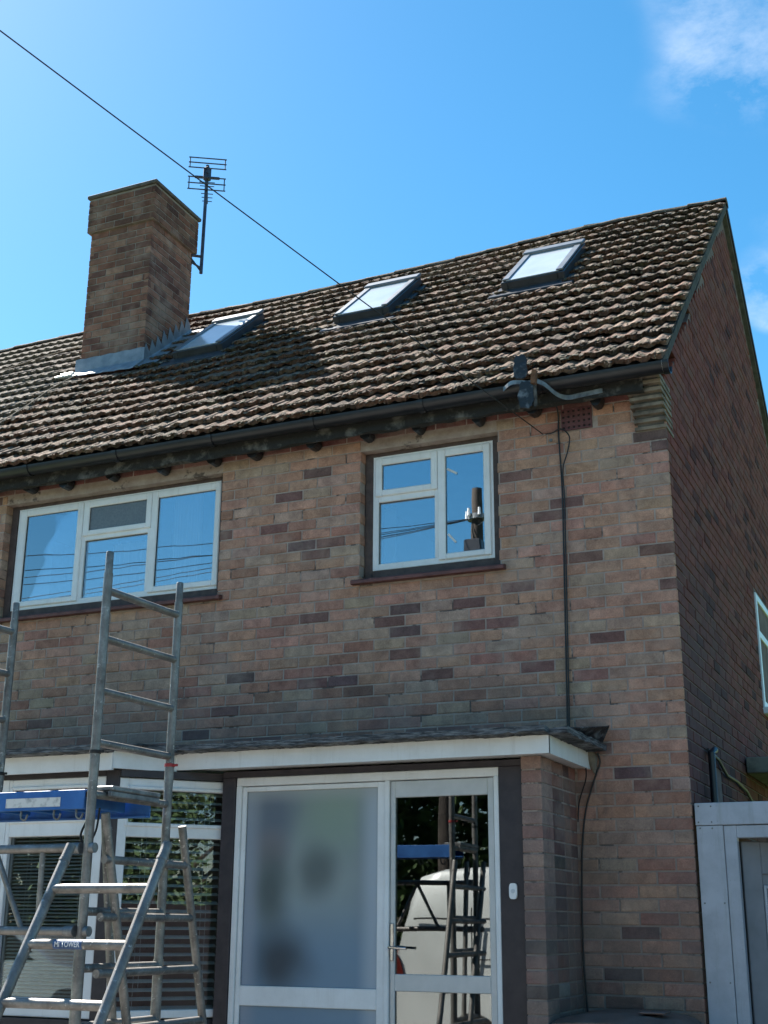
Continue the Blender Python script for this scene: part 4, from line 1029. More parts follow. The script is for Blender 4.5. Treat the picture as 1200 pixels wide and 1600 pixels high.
# ------------------------------------------------------------------ aerial
ax, ay = -5.335, 2.74
aer = empty('television_aerial', (ax, ay, 7.95)); tag(aer, 'television aerial on a mast clamped to the right side of the chimney', 'aerial')
def ap(name, pts, r_, mat='aerial_metal', n=8):
    m = MB(); m.tube([(p[0]-ax, p[1]-ay, p[2]-7.95) for p in pts], r_, n); return m.build(name, mat, aer, True)
ap('mast', [(ax, ay, 8.16), (ax+.01, ay, 9.48)], .019)
ap('wall_bracket', [(ax, ay, 8.22), (cx1, ay-.1, 8.26)], .012); ap('wall_bracket', [(ax, ay, 8.36), (cx1, ay-.1, 8.34)], .016); ap('wall_bracket', [(ax, ay, 8.18), (cx1, ay-.1, 8.30)], .010)
hx, hy, hz = ax+.01, ay, 9.36
fd = Vector((-.525, .85, -.03)).normalized(); sd = Vector((.85, .525, 0)).normalized(); ud = sd.cross(fd).normalized()
H0 = Vector((hx, hy, hz))
def L(f, s_, u): p = H0+fd*f+sd*s_+ud*u; return (p.x, p.y, p.z)
ap('boom', [L(-.06, 0, 0), L(.56, 0, -.0)], .011)
for i in range(6): ap('director', [L(.14+i*.075, -.085+.006*i, 0), L(.14+i*.075, .085-.006*i, 0)], .005)
ap('dipole', [L(.05, -.13, .012), L(.05, .13, .012), L(.05, .14, 0), L(.05, .13, -.012), L(.05, -.13, -.012), L(.05, -.14, 0), L(.05, -.13, .012)], .006)
for s0 in (1, -1):
    for a in (.06, .13, .20): ap('reflector_rod', [L(-.05+.15*a, -.205, s0*a), L(-.05+.15*a, .205, s0*a)], .007)
    for e in (-.19, .19): ap('reflector_rod', [L(-.041, e, s0*.06), L(-.02, e, s0*.20)], .006)
m = MB(); m.box(-.035, .035, -.035, .035, -.07, .09, .01); o = m.build('clamp', 'aerial_metal', aer); o.location = (hx-ax, hy-ay, hz-7.95)

# ------------------------------------------------------------------ cables and bracket
E0 = Vector((-0.80, -0.03, 4.64)); PT = Vector((-5.0, -10.2, 7.48))
pts = [E0.lerp(PT, t)+Vector((0, 0, -0.16*4*t*(1-t)*0.35)) for t in [i/40 for i in range(41)]]
tag(tubep('overhead_cable', 'cable_black', None, pts, .0036, 8), 'black overhead service cable crossing the sky to the house', 'cable')
def smooth_path(P, n=6):
    P = [Vector(p) for p in P]; out = []
    for i in range(len(P)-1):
        p0, p1, p2, p3 = P[max(i-1, 0)], P[i], P[i+1], P[min(i+2, len(P)-1)]
        for k in range(n):
            t = k/n; out.append(0.5*((2*p1)+(-p0+p2)*t+(2*p0-5*p1+4*p2-p3)*t*t+(-p0+3*p1-3*p2+p3)*t**3))
    return out+[P[-1]]
tag(tubep('wall_cable', 'cable_black', None, smooth_path([(-.700, -.12, 4.86), (-.698, -.014, 4.78), (-.700, -.012, 4.62), (-.690, -.012, 4.27), (-.694, -.012, 3.88), (-.704, -.012, 3.26), (-.713, -.012, 2.70), (-.716, -.012, 2.66)]), .0052, 8), 'straight black cable clipped down the front wall right of the window', 'cable')
tag(tubep('wall_cable', 'cable_black', None, smooth_path([(-.785, -.02, 4.642), (-.74, -.018, 4.645), (-.68, -.024, 4.66), (-.625, -.026, 4.60), (-.640, -.026, 4.50), (-.676, -.026, 4.38), (-.676, -.014, 4.20), (-.680, -.014, 3.90), (-.690, -.014, 3.3), (-.700, -.014, 2.75), (-.705, -.014, 2.67)]), .0045, 8), 'black cable with a loop beside the air brick, running down the front wall', 'cable')
tag(tubep('porch_cable', 'cable_black', None, smooth_path([(-.53, -.03, 2.56), (-.522, -.014, 2.50), (-.555, -.014, 2.416), (-.618, -.014, 2.231), (-.648, -.014, 2.029), (-.664, -.014, 1.74), (-.668, -.014, 1.387), (-.655, -.014, 1.05), (-.655, -.014, .6)]), .0052, 8), 'black cable dropping from the porch canopy down the lower wall', 'cable')
tag(tubep('bell_wire', 'cable_black', None, smooth_path([(-.585, -.10, 2.47), (-.60, -.06, 2.40), (-.655, -.02, 2.28), (-.668, -.02, 2.16)]), .004, 6), 'thin dark wire hanging under the corner of the porch canopy', 'cable')
br = empty('cable_anchor', (-.83, -.29, 4.9)); tag(br, 'weathered old cable anchor with torn dark plates hooked over the gutter', 'bracket')
def blk(name, mat, poly, y0, y1):
    m = MB(); m.yprism([(x, z) for x, z in poly], y0, y1); o = m.build(name, mat, br); o.matrix_parent_inverse = Matrix.Translation((.83, .29, -4.9)); return o
def torn(cx, cz, w, h, n, seed):
    r = random.Random(seed); P = []
    for i in range(n):
        a = 2*math.pi*i/n; c_, s_ = math.cos(a), math.sin(a)
        P.append((cx+w*math.copysign(abs(c_)**.55, c_)*r.uniform(.78, 1.12), cz+h*math.copysign(abs(s_)**.55, s_)*r.uniform(.9, 1.08)))
    return P
blk('upper_plate', 'felt', torn(-.842, 5.0, .046, .085, 26, 3), -.345, -.330)
blk('lower_plate', 'felt', torn(-.812, 4.80, .05, .095, 30, 5), -.345, -.328)
blk('splinter', 'rotten_wood', torn(-.752, 4.795, .012, .085, 16, 8), -.34, -.325)
blk('rusty_lug', 'rust', [(-.775, 4.87), (-.742, 4.86), (-.735, 4.955), (-.762, 4.965)], -.36, -.325)
m = MB(); sp_ = smooth_path([(-.735, -.335, 4.885), (-.69, -.315, 4.86), (-.64, -.25, 4.815), (-.585, -.185, 4.805), (-.50, -.168, 4.815), (-.36, -.166, 4.825)], 5)
vs = []; fs = []
for p_ in sp_: vs += [(p_.x, p_.y, p_.z-.016), (p_.x, p_.y, p_.z+.016), (p_.x+.002, p_.y+.005, p_.z+.016), (p_.x+.002, p_.y+.005, p_.z-.016)]
for i in range(len(sp_)-1):
    for q in range(4): fs.append((i*4+q, i*4+(q+1)%4, i*4+4+(q+1)%4, i*4+4+q))
m.add(vs, fs); o = m.build('strap', 'galv', br); o.matrix_parent_inverse = Matrix.Translation((.83, .29, -4.9))
m = MB(); vs = []; fs = []; sp_ = smooth_path([(-.98, -.29, 4.885), (-.92, -.325, 4.905), (-.86, -.335, 4.90), (-.80, -.335, 4.885), (-.74, -.335, 4.885)], 4)
for p_ in sp_: vs += [(p_.x, p_.y, p_.z-.014), (p_.x, p_.y, p_.z+.014), (p_.x+.002, p_.y+.005, p_.z+.014), (p_.x+.002, p_.y+.005, p_.z-.014)]
for i in range(len(sp_)-1):
    for q in range(4): fs.append((i*4+q, i*4+(q+1)%4, i*4+4+(q+1)%4, i*4+4+q))
m.add(vs, fs); o = m.build('strap', 'galv', br); o.matrix_parent_inverse = Matrix.Translation((.83, .29, -4.9))
m = MB(); m.box(-.765, -.745, -.012, .0, 4.59, 4.61, .003); hb(m, 'wall_hook', 'galv')

# ------------------------------------------------------------------ side porch (white boards and open door)
gt = empty('side_porch', (0.3, 0.05, 0)); tag(gt, 'white boarded side porch with its panelled door standing ajar, right of the house', 'porch')
gi = Matrix.Translation(-Vector(gt.location))
def gpart(name, mat, *bx, bev=.003):
    m = MB()
    for q in bx: m.box(*q, bev)
    o = m.build(name, mat, gt); o.matrix_parent_inverse = gi; return o
gpart('post_board', 'gate_white', (0.014, 0.165, 0.03, 0.06, 0, 2.125)); gpart('head_board', 'gate_white', (0.012, 1.5, 0.026, 0.056, 2.128, 2.253))
gpart('door_frame', 'gate_white', (0.168, 0.238, 0.034, 0.10, 0, 2.124), (0.2385, 1.3, 0.035, 0.10, 2.055, 2.1235))
gpart('post_board', 'gate_white', (1.2, 1.45, 0.03, 0.06, 0, 2.05)); gpart('side_wall', 'gate_white', (1.45, 1.5, 0.06, 2.0, 0, 2.12)); gpart('porch_roof', 'felt', (0.012, 1.5, 0.06, 2.1, 2.20, 2.245))
for x, z in ((.035, 2.235), (.105, 2.233), (.03, 2.145), (.105, 2.145), (.037, 2.112), (.105, 2.11), (.035, 1.70), (.145, 1.70), (.035, 1.28), (.145, 1.28)):
    m = MB(); m.tube([(x, .031 if z < 2.13 else .027, z), (x, .0265 if z < 2.13 else .0225, z)], [.0055, .004], 10); o = m.build('screw', 'galv', gt); o.matrix_parent_inverse = gi
dl = MB(); rect_frame(dl, 0, .9, .03, 2.04, (.11, .11, .2, .18), 0, .045); dl.box(.10, .80, .001, .044, .95, 1.05, .003); dl.box(.11, .79, .018, .028, .1, 1.9)
def swing(mb):
    a = R(28); mb.v = [(0.245+v[0]*math.cos(a)-v[1]*math.sin(a), 0.12+v[0]*math.sin(a)+v[1]*math.cos(a), v[2]) for v in mb.v]; return mb
o = swing(dl).build('door', 'gate_white_shaded', gt); o.matrix_parent_inverse = gi; gd = o
for x in (.115, .26, .405, .55):
    m = MB(); rect_frame(m, x, x+.11, 1.1, 1.80, .018, .006, .02, .003); o = swing(m).build('door_moulding', 'gate_white', gd)
    m = MB(); rect_frame(m, x, x+.11, .28, .9, .018, .006, .02, .003); o = swing(m).build('door_moulding', 'gate_white', gd)

# ------------------------------------------------------------------ wheelie bin
bn = empty('wheelie_bin', (-.345, -.37, 0)); bn.scale = (1.12, 1, 1.065); tag(bn, 'brown wheelie bin with its lid closed, against the lower front wall', 'bin')
m = MB(); w0, w1, d0, d1 = .23, .29, .26, .33
m.add([(-w0, -d0, .05), (w0, -d0, .05), (w0, d0, .05), (-w0, d0, .05), (-w1, -d1, .98), (w1, -d1, .98), (w1, d1-.03, .98), (-w1, d1-.03, .98)], [(0,3,2,1), (4,5,6,7), (0,1,5,4), (1,2,6,5), (2,3,7,6), (3,0,4,7)]); m.build('bin_body', 'bin_brown', bn)
m = MB(); m.box(-.315, .315, -.355, .32, .981, 1.012, .010); vs = []
NL = 8
prof = [(-.30, 1.012), (-.27, 1.045), (-.15, 1.066), (0, 1.073), (.15, 1.066), (.27, 1.045), (.30, 1.012)]
n = len(prof)
for y, k in ((-.345, .35), (-.25, .9), (.2, 1.0), (.31, .55)):
    for x, z in prof: vs.append((x, y, 1.0125+(z-1.012)*k))
fs = []
for i in range(3):
    for q in range(n-1): fs.append((i*n+q, i*n+q+1, (i+1)*n+q+1, (i+1)*n+q))
fs += [tuple(range(n-1, -1, -1)), tuple(3*n+q for q in range(n))]
m.add(vs, fs); ld = m.build('lid', 'bin_brown', bn, True)
m = MB(); m.box(.10, .22, -.20, -.02, 1.072, 1.082, .004); m.build('embossed_panel', 'bin_brown', ld)
m = MB(); m.tube([(-.24, .30, 1.03), (.24, .30, 1.03)], .017, 10); m.build('handle', 'bin_brown', bn, True)
for sx in (-1, 1):
    m = MB(); m.tube([(sx*.20, .27, .10), (sx*.26, .27, .10)], .10, 20); m.build('wheel', 'rubber', bn, True)

# ------------------------------------------------------------------ access tower
TA = (-1.970, -3.002); TB = (-1.945, -2.457); TC = (-2.945, -2.457); TD = (-2.965, -3.002)
tw = empty('access_tower', (-2.45, -2.73, 0)); tag(tw, 'tall worn aluminium access tower with ladder-rung end frames in front of the bay', 'scaffold tower')
ti = Matrix.Translation(-Vector(tw.location))
def tp(name, pts, r_, mat='alu_tube', n=14, parent=None):
    m = MB(); m.tube(pts, r_, n); o = m.build(name, mat, None, True); o.parent = parent or tw
    if parent is None: o.matrix_parent_inverse = ti
    return o
TR = .0205
def upright(p_, top):
    o = tp('upright', [(p_[0], p_[1], .12), (p_[0], p_[1], top-.10)], TR)
    tp('spigot', [(p_[0], p_[1], top-.105), (p_[0], p_[1], top-.004), (p_[0], p_[1], top)], [TR-.003, TR-.003, TR-.005], parent=o)
    tp('joint_collar', [(p_[0], p_[1], 2.20), (p_[0], p_[1], 2.275)], TR+.0016, parent=o)
    tp('castor_stem', [(p_[0], p_[1], .11), (p_[0], p_[1], .2)], TR-.004, 'galv', parent=o)
    m = MB(); m.tube([(p_[0]-.02, p_[1], .055), (p_[0]+.02, p_[1], .055)], .055, 18); w_ = m.build('castor', 'rubber', o, True)
    return o
u_ = upright(TA, 3.180); upright(TB, 3.164); upright(TC, 3.156); upright(TD, 3.180)
for (P_, Q_) in ((TA, TB), (TD, TC)):
    for z in (3.0, 2.78, 2.545, 2.32, 2.10, 1.62, 1.395, 1.17, .945, .72, .495, .27):
        tp('rung', [(P_[0], P_[1]+.012, z), (Q_[0], Q_[1]-.012, z)], .0175)
for p_, c_ in ((TA, 'rubber'), (TB, 'red_plastic'), (TC, 'rubber')):
    m = MB(); m.tube([(p_[0], p_[1], 2.272), (p_[0], p_[1], 2.287)], TR+.004, 16); m.box(p_[0]+.018, p_[0]+.045, p_[1]-.008, p_[1]+.004, 2.274, 2.285, .002); o = m.build('locking_clip', c_, None, True); o.parent = tw; o.matrix_parent_inverse = ti
# horizontal lattice brace on the front
yb = TA[1]-.012
for z in (1.876, 1.541):
    o = tp('brace', [(TA[0]-.055, yb, z), (TD[0]+.03, yb, z)], .0185)
    tp('brace_claw', [(TA[0]-.075, yb, z), (TA[0]-.028, yb, z)], .0235, 'galv', parent=o); tp('brace_claw', [(TA[0]+.028, yb-.006, z), (TA[0]+.05, yb-.006, z)], .021, 'galv', parent=o)
for a, b_ in (((-2.195, 1.86), (-2.190, 1.55)), ((-2.445, 1.86), (-2.275, 1.55)), ((-2.455, 1.86), (-2.62, 1.55)), ((-2.70, 1.86), (-2.70, 1.55))):
    tp('lattice_web', [(a[0], yb, a[1]), (b_[0], yb, b_[1])], .0125)
tp('diagonal_brace', [(-1.99, -2.87, 2.02), (-1.965, -2.70, .9), (-1.96, -2.62, .3)], .0185)
tp('lower_sleeve', [(TA[0], TA[1]-.002, .3), (TA[0], TA[1]-.002, 1.47)], TR+.0035)
tp('lower_sleeve', [(TB[0], TB[1], .3), (TB[0], TB[1], 1.42)], TR+.003)

pf = empty('work_platform', (-2.45, -2.73, 2.05)); tag(pf, 'blue edged work platform lying across the tower rungs', 'platform')
pi_ = Matrix.Translation(-Vector(pf.location))
def pp(name, mat, *bx, bev=.004):
    m = MB()
    for q in bx: m.box(*q, bev)
    o = m.build(name, mat, pf); o.matrix_parent_inverse = pi_; return o
pp('side_beam', 'platform_blue', (-2.93, -2.045, -2.955, -2.945, 2.045, 2.128), (-2.93, -2.045, -2.9449, -2.92, 2.045, 2.053), (-2.93, -2.045, -2.9449, -2.92, 2.12, 2.128), bev=.002)
pp('side_beam', 'platform_blue', (-2.93, -1.985, -2.54, -2.53, 2.035, 2.125), (-2.93, -1.985, -2.565, -2.5401, 2.035, 2.043), bev=.002)
pp('deck', 'plywood', (-2.92, -2.06, -2.919, -2.566, 2.108, 2.122))
for i in range(5): pp('cross_member', 'platform_blue', (-2.85+i*.18, -2.82+i*.18, -2.919, -2.566, 2.058, 2.106))
pp('hook_channel', 'galv', (-2.045, -1.915, -2.93, -2.56, 2.121, 2.142), (-1.944, -1.920, -2.93, -2.56, 2.095, 2.1205))
lb = pp('side_label', 'label_white', (-2.468, -2.170, -2.9572, -2.9555, 2.058, 2.098), bev=0)
for x in (-2.60, -2.40, -2.22, -2.10):
    m = MB(); m.tube(smooth_path([(x, -2.93, 2.045), (x+.004, -2.932, 2.015), (x+.026, -2.932, 2.006), (x+.036, -2.93, 2.03)], 4), .005, 6); o = m.build('hook', 'galv', pf, True); o.matrix_parent_inverse = pi_
m = MB(); m.tube(smooth_path([(-2.0, -2.94, 2.06), (-2.02, -2.96, 1.99), (-2.045, -2.96, 1.93), (-2.02, -2.95, 1.89), (-1.99, -2.93, 1.95), (-1.985, -2.92, 2.05)], 6), .005, 6); o = m.build('tie_strap', 'rubber', pf, True); o.matrix_parent_inverse = pi_

# leaning frames at the tower foot
def lean_frame(base, label, stiles, rungs, r_):
    o = empty('ladder_frame', base); tag(o, label, 'ladder frame'); inv = Matrix.Translation(-Vector(base)); out = []
    for pts in stiles:
        m = MB(); m.tube(pts, r_, 14); s_ = m.build('stile', 'alu_tube', o, True); s_.matrix_parent_inverse = inv
        d = (Vector(pts[0])-Vector(pts[-1])).normalized(); a = Vector(pts[0])-d*.075
        m = MB(); m.tube([a, a+d*.012], r_+.0022, 14); q = m.build('collar', 'alu_tube', s_, True)
    for pts in rungs:
        m = MB(); m.tube(pts, r_*.9, 14); s_ = m.build('rung', 'alu_tube', o, True); s_.matrix_parent_inverse = inv; out.append(s_)
    return o, out
fz = lambda y0, z0, y1, z1, z: y0+(y1-y0)*(z-z0)/(z1-z0)
yf = lambda z: fz(-3.311, 1.867, -3.641, 1.298, z)
f1, rg = lean_frame((-1.6, -4.2, 0), 'lower ladder frame with a blue maker label, leaning out towards the viewer',
    [[(-1.37, yf(1.868), 1.868), (-1.37, yf(.03), .03)], [(-1.823, yf(1.868), 1.868), (-1.823, yf(.03), .03)]],
    [[(-1.823, yf(z), z), (-1.37, yf(z), z)] for z in (1.70, 1.499, 1.30, 1.07, .84, .61, .38, .15)], .0205)
XB = -1.90; yr = lambda z: fz(-2.389, 1.994, -2.127, 1.131, z); ym = lambda z: fz(-2.984, 1.989, -2.738, 1.169, z)
lean_frame((XB, -2.4, 0), 'ladder frame tilted towards the house beside the tower uprights',
    [[(XB, yr(2.005), 2.005), (XB, yr(.03), .03)], [(XB, ym(2.02), 2.02), (XB, ym(.03), .03)]],
    [[(XB, -2.98, z), (XB, yr(z), z)] for z in (1.83, 1.598, 1.375, 1.15, .92, .69, .46, .23)], .0195)
# maker label wrapped on the second rung
lr = .0205*.9; zc = 1.499; yc = yf(1.499); xa, xb = -1.695, -1.565
m = MB(); vs = []; N = 10; a0, a1 = R(-62), R(62)
for x in (xa, xb):
    for i in range(N+1):
        a = a0+(a1-a0)*i/N; vs.append((x, yc-(lr+.0009)*math.cos(a), zc+(lr+.0009)*math.sin(a)))
m.add(vs, [(i, N+1+i, N+2+i, i+1) for i in range(N)])
lab = m.build('maker_label', 'label_blue', rg[1]); lab.matrix_parent_inverse = Matrix.Translation((0, 0, 0))
tcv = bpy.data.curves.new('lettering', 'FONT'); tcv.body = 'MI TOWER'; tcv.size = .027; tcv.align_x = 'CENTER'; tcv.align_y = 'CENTER'; tcv.offset = .0003; tcv.resolution_u = 3
to = bpy.data.objects.new('lettering', tcv); COL.objects.link(to)
dg = bpy.context.evaluated_depsgraph_get(); tm = bpy.data.meshes.new_from_object(to.evaluated_get(dg)); COL.objects.unlink(to); bpy.data.objects.remove(to)
wx = max(v.co.x for v in tm.vertices)-min(v.co.x for v in tm.vertices); kx = .112/wx
for v in tm.vertices:
    v.co = Vector(((xa+xb)/2+v.co.x*kx, yc-lr-.0016, zc+v.co.y))
tm.materials.clear(); tm.materials.append(MATS['upvc']); o = bpy.data.objects.new('lettering', tm); link(o, rg[1])

# ------------------------------------------------------------------ street behind the viewer (seen in the glass)
vn = empty('parked_van', (-2.2, -8.45, 0)); tag(vn, 'white van parked on the drive, seen reflected in the glazed door', 'van')
def vpart(name, mat, mb, smooth=False, parent=None):
    o = mb.build(name, mat, None, smooth); o.parent = parent or vn
    if parent is None: o.matrix_parent_inverse = Matrix.Translation(-Vector(vn.location))
    return o
VX, VY0, VY1 = -4.62, -7.50, -9.40
prof = [(0.02, .45), (0.0, .62), (0.03, 1.05), (.10, 1.5), (.20, 1.95), (.30, 2.10), (.55, 2.17), (1.6, 2.21), (2.6, 2.20), (3.05, 2.10), (3.45, 1.72), (3.80, 1.32), (4.35, 1.18), (4.62, 1.0), (4.70, .72), (4.66, .42), (4.2, .32), (3.0, .30), (1.2, .30), (.3, .34)]
m = MB(); n = len(prof); vs = []
yc_, hw = (VY0+VY1)/2, (VY0-VY1)/2
secs = [(-1.0, .90), (-.94, .975), (-.80, 1.0), (.80, 1.0), (.94, .975), (1.0, .90)]
for t, k in secs:
    for x, z in prof:
        zz = 1.1+(z-1.1)*k; tw_ = 1.0 if z < 1.2 else 1.0-.10*(z-1.2)
        vs.append((VX+2.35+(x-2.35)*(.985+.015*k), yc_+t*hw*tw_, zz))
fs = [tuple(range(n)), tuple((len(secs)-1)*n+n-1-i for i in range(n))]
for j in range(len(secs)-1):
    for i in range(n): fs.append((j*n+i, (j+1)*n+i, (j+1)*n+(i+1) % n, j*n+(i+1) % n))
m.add(vs, fs); body = vpart('body', 'van_paint', m, True)
for sy, y in ((1, VY0), (-1, VY1)):
    for cx_ in (.95, 3.72):
        m = MB(); m.tube([(VX+cx_, y-sy*.20, .33), (VX+cx_, y+sy*.006, .33)], .33, 28); wh = vpart('wheel', 'rubber', m, True)
        m = MB(); m.tube([(VX+cx_, y+sy*.004, .33), (VX+cx_, y+sy*.014, .33)], [.20, .17], 24); vpart('hub_cap', 'galv', m, True, wh)
    m = MB(); pg = [(2.45, 1.28), (3.62, 1.30), (3.30, 1.62), (2.98, 1.93), (2.45, 1.96)]; m.yprism([(VX+a, b_) for a, b_ in pg], y-sy*.09, y-sy*.03); vpart('side_window', 'van_glass', m)
    m = MB(); yy = y+sy*.001
    for a in ((.95, .962, .85, 1.75), (.95, 2.3, 1.20, 1.212), (2.35, 2.368, .4, 1.95), (.3, 3.8, .98, .995), (.25, 2.3, 1.62, 1.64), (1.0, 1.02, 1.0, 1.6), (1.6, 1.62, .45, 1.6)): m.box(VX+a[0], VX+a[1], yy-.012, yy+.0, a[2], a[3])
    vpart('panel_seam', 'rubber', m)
    m = MB(); m.yprism([(VX-.005, .92), (VX+.10, .90), (VX+.15, 1.0), (VX+.10, 1.18), (VX+.03, 1.30), (VX+.005, 1.28)], y-sy*.14, y+sy*.004); vpart('tail_light', 'tail_red', m)
m = MB(); m.box(VX-.06, VX+.10, VY1+.1, VY0-.1, .38, .60, .04); vpart('rear_bumper', 'rubber', m)
m = MB(); m.box(VX+4.62, VX+4.76, VY1+.12, VY0-.12, .36, .62, .04); vpart('front_bumper', 'rubber', m)
m = MB(); m.add([(VX+3.10, VY0-.25, 2.07), (VX+3.10, VY1+.25, 2.07), (VX+3.78, VY1+.16, 1.36), (VX+3.78, VY0-.16, 1.36), (VX+3.06, VY0-.25, 2.03), (VX+3.06, VY1+.25, 2.03), (VX+3.74, VY1+.16, 1.30), (VX+3.74, VY0-.16, 1.30)], [(0,1,2,3), (7,6,5,4), (0,4,5,1), (1,5,6,2), (2,6,7,3), (3,7,4,0)]); m.v = [(x+.02, y, z+.02) for x, y, z in m.v]; vpart('windscreen', 'van_glass', m)
# silver car on the far side of the road
cr = empty('parked_car', (-12.5, -12.2, 0)); tag(cr, 'silver hatchback parked along the road, seen reflected in the bay window', 'car')
prof = [(0, .45), (.03, .85), (.35, .98), (.75, 1.38), (1.4, 1.46), (2.2, 1.42), (2.95, .98), (3.8, .84), (4.0, .62), (3.95, .32), (.1, .30)]
m = MB(); n = len(prof); vs = []
for t, k in ((-1, .93), (-.9, 1), (.9, 1), (1, .93)):
    for x, z in prof: vs.append((x-2.0, t*.85*(1-.18*max(0, z-.95)), .6+(z-.6)*k))
fs = [tuple(range(n)), tuple(3*n+n-1-i for i in range(n))]
for j in range(3):
    for i in range(n): fs.append((j*n+i, (j+1)*n+i, (j+1)*n+(i+1) % n, j*n+(i+1) % n))
m.add(vs, fs); m.build('body', 'car_paint', cr, True)
for sy in (-1, 1):
    m = MB(); m.yprism([(-1.45, 1.0), (.75, 1.0), (.1, 1.36), (-.6, 1.40), (-1.15, 1.34)], sy*.80-.02, sy*.80+.02); m.build('side_window', 'van_glass', cr)
    for cx_ in (-1.25, 1.25):
        m = MB(); m.tube([(cx_, sy*.70, .31), (cx_, sy*.865, .31)], .31, 24); m.build('wheel', 'rubber', cr, True)
# telegraph pole
PLX, PLY = -5.0, -10.2
pol = empty('telegraph_pole', (PLX, PLY, 0)); tag(pol, 'wooden telegraph pole with fanned wires, seen reflected in the upstairs window', 'pole')
m = MB(); m.tube([(0, 0, -.3), (0, 0, 4), (0, 0, 8.1)], [.14, .11, .085], 14); m.build('pole_shaft', 'pole_wood', pol, True)
m = MB(); m.tube([(0, 0, 7.58), (0, 0, 7.66)], .15, 14); m.build('terminal_ring', 'galv', pol, True)
for k in range(6):
    a = k*1.047; m = MB(); m.tube([(math.cos(a)*.17, math.sin(a)*.17, 7.62), (math.cos(a)*.17, math.sin(a)*.17, 7.74)], [.03, .022], 8); m.build('insulator', 'gutter_cap', pol, True)
m = MB(); m.box(-.14, .14, .08, .26, 6.7, 7.2, .02); m.build('junction_box', 'gutter_black', pol)
rw = random.Random(66)
WIRES = [(-22, -1, 5.3, 'telephone wire sloping from the pole to the houses at the left, third lowest'), (-20, 2, 5.5, 'telephone wire from the pole passing over the neighbouring roofs at the left'), (-26, -4, 5.4, 'telephone wire from the pole to the farthest house on the left'), (-16, -.3, 5.0, 'telephone wire from the pole to the eaves two doors left'), (-14, -.2, 5.2, 'telephone wire from the pole to the eaves next door but one'), (-30, -9.6, 7.4, 'telephone wire from the pole along the road to the left'), (12, -.3, 5.0, 'telephone wire from the pole across to the house on the right'), (25, -11, 7.6, 'telephone wire from the pole along the road to the right')]
for i, (tx, ty, tz, lb_) in enumerate(WIRES):
    a = Vector((PLX, PLY, 7.62)); b_ = Vector((tx, ty, tz)); sg = .35+rw.random()*.3
    tag(tubep('street_wire', 'cable_black', None, [a.lerp(b_, k/16)+Vector((0, 0, -sg*4*(k/16)*(1-k/16))) for k in range(17)], .006, 5), lb_, 'wire', 'telephone wires from the pole')
# trees and hedge across the road
def leaf_crown(mb, c, rx, ry, rz, n, r, size):
    lobes = [(Vector((r.uniform(-.6, .6)*rx, r.uniform(-.6, .6)*ry, r.uniform(-.55, .6)*rz)), r.uniform(.35, .6)) for _ in range(9)]
    for i in range(n):
        lc, lr_ = r.choice(lobes); d = Vector((r.gauss(0, 1), r.gauss(0, 1), r.gauss(0, 1))).normalized()*(r.random()**.4)
        p_ = Vector(c)+lc+Vector((d.x*rx*lr_, d.y*ry*lr_, d.z*rz*lr_))
        if p_.z < .1: continue
        a = Vector((r.gauss(0, 1), r.gauss(0, 1), r.gauss(0, .6))).normalized(); b2 = a.orthogonal().normalized(); s_ = size*r.uniform(.6, 1.3)
        k = .7+.6*r.random(); mb.col = (.065*k, .11*k, .034*k)
        mb.add([p_-a*s_, p_+b2*s_*.5, p_+a*s_, p_-b2*s_*.5], [(0, 1, 2, 3)])
rt_ = random.Random(91)
TREES = [(-21, -17, 5.8, 'broad green tree across the road at the far left end of the row'), (-17, -16, 6.0, 'dense green tree across the road, second of the row from the left'), (-13, -17, 6.2, 'green tree across the road, third of the row from the left'), (-9.4, -16.2, 6.3, 'tall green tree across the road, in the middle of the row'), (-7.5, -18.2, 7.0, 'tallest green tree, standing back behind the roadside row'), (-5.6, -17, 5.9, 'rounded green tree across the road behind the telegraph pole'), (-1.5, -16.4, 5.9, 'green tree across the road, behind the front of the van'), (3.5, -17, 6.0, 'green tree across the road, rightmost of the row'),
         (12.5, -9.0, 5.4, 'green garden tree right of the drive, nearest the road'), (13.5, -5.2, 5.2, 'green garden tree right of the drive, middle of three'), (13.0, -1.6, 5.0, 'green garden tree right of the drive, nearest the house')]
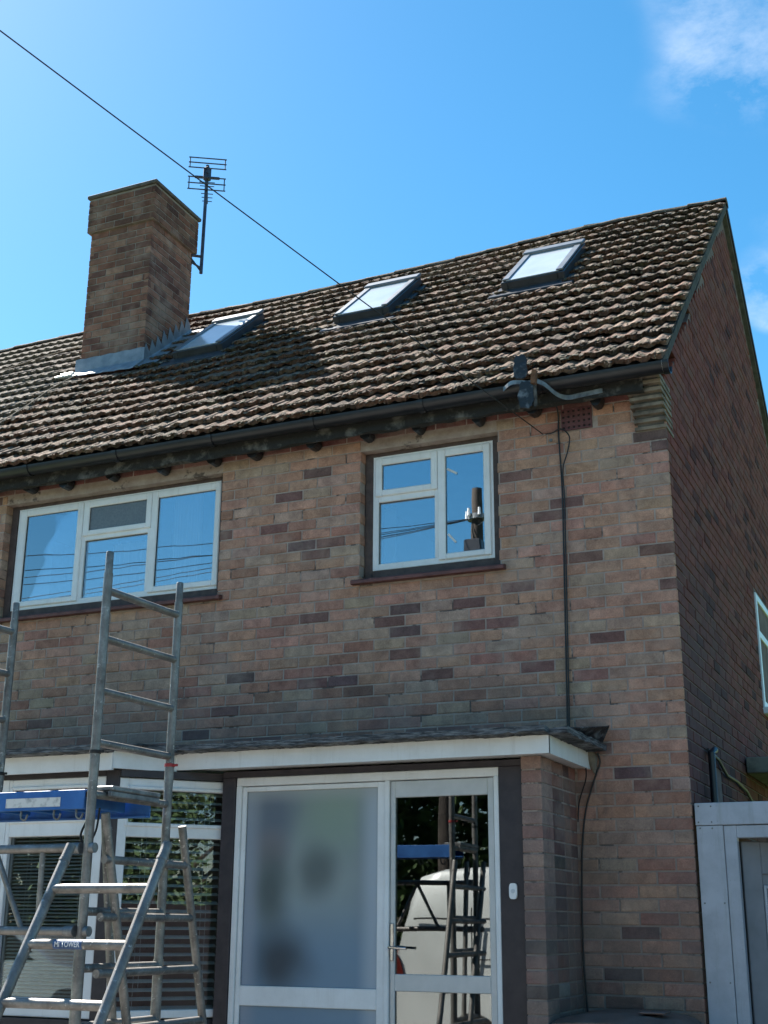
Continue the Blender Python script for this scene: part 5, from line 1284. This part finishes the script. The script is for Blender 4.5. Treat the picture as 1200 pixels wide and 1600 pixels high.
for i, (x, y, h, lb_) in enumerate(TREES):
    t_ = empty('street_tree' if i < 8 else 'garden_tree', (x, y, 0)); tag(t_, lb_, 'tree', 'trees across the road' if i < 8 else 'trees beside the drive')
    m = MB(); m.tube([(0, 0, -.1), (.05, .03, h*.25), (-.05, .05, h*.5), (.1, 0, h*.75)], [.17, .14, .10, .04], 10)
    for k in range(5):
        a = k*1.26+rt_.random(); m.tube([(0, 0, h*(.28+.08*k)), (math.cos(a)*.7, math.sin(a)*.7, h*(.42+.08*k)), (math.cos(a)*1.3, math.sin(a)*1.3, h*(.52+.08*k))], [.07, .045, .015], 7)
    m.build('trunk', 'bark', t_, True)
    m = MB(); leaf_crown(m, (0, 0, h*.52), 2.9, 2.4, h*.56, 5200 if i < 8 else 9000, rt_, .15 if i < 8 else .085); m.build('crown', 'leaf', t_)
m = MB(); r = random.Random(14)
for i in range(22000):
    p_ = Vector((r.uniform(-28, 10), -15.0+r.gauss(0, .32), r.random()**.8*2.7+.05*r.random()))
    a = Vector((r.gauss(0, 1), r.gauss(0, 1), r.gauss(0, .6))).normalized(); b2 = a.orthogonal().normalized(); s_ = r.uniform(.08, .15)
    k = .6+.7*r.random(); m.col = (.05*k, .085*k, .026*k); m.add([p_-a*s_, p_+b2*s_*.5, p_+a*s_, p_-b2*s_*.5], [(0, 1, 2, 3)])
hd = m.build('hedge_leaves', 'leaf'); hd.name = 'hedge'; tag(hd, 'long clipped green hedge across the road behind the viewer', 'hedge')

fn = empty('added_fence', (9.6, -3.2, 0)); tag(fn, 'added board fence out of view, dark for the reflection in the bay window', 'fence')  # unseen fence, added to darken what the angled bay window reflects
m = MB(); m.box(-.012, .012, -.07, .07, 0, 1.85, .004); fb = m.mesh('board', 'timber_dark')
for i in range(88):
    o = bpy.data.objects.new('board', fb); COL.objects.link(o); o.parent = fn; o.location = (r.uniform(-.006, .006), -6.4+i*.145, r.uniform(-.01, .01))
for z in (.4, 1.5):
    m = MB(); m.box(.014, .05, -6.45, 6.35, z, z+.08, .004); m.build('rail', 'timber_frame', fn)
for i in range(8):
    m = MB(); m.box(.052, .14, -6.3+i*1.8-.05, -6.3+i*1.8+.05, -.2, 1.95, .005); m.build('post', 'timber_frame', fn)
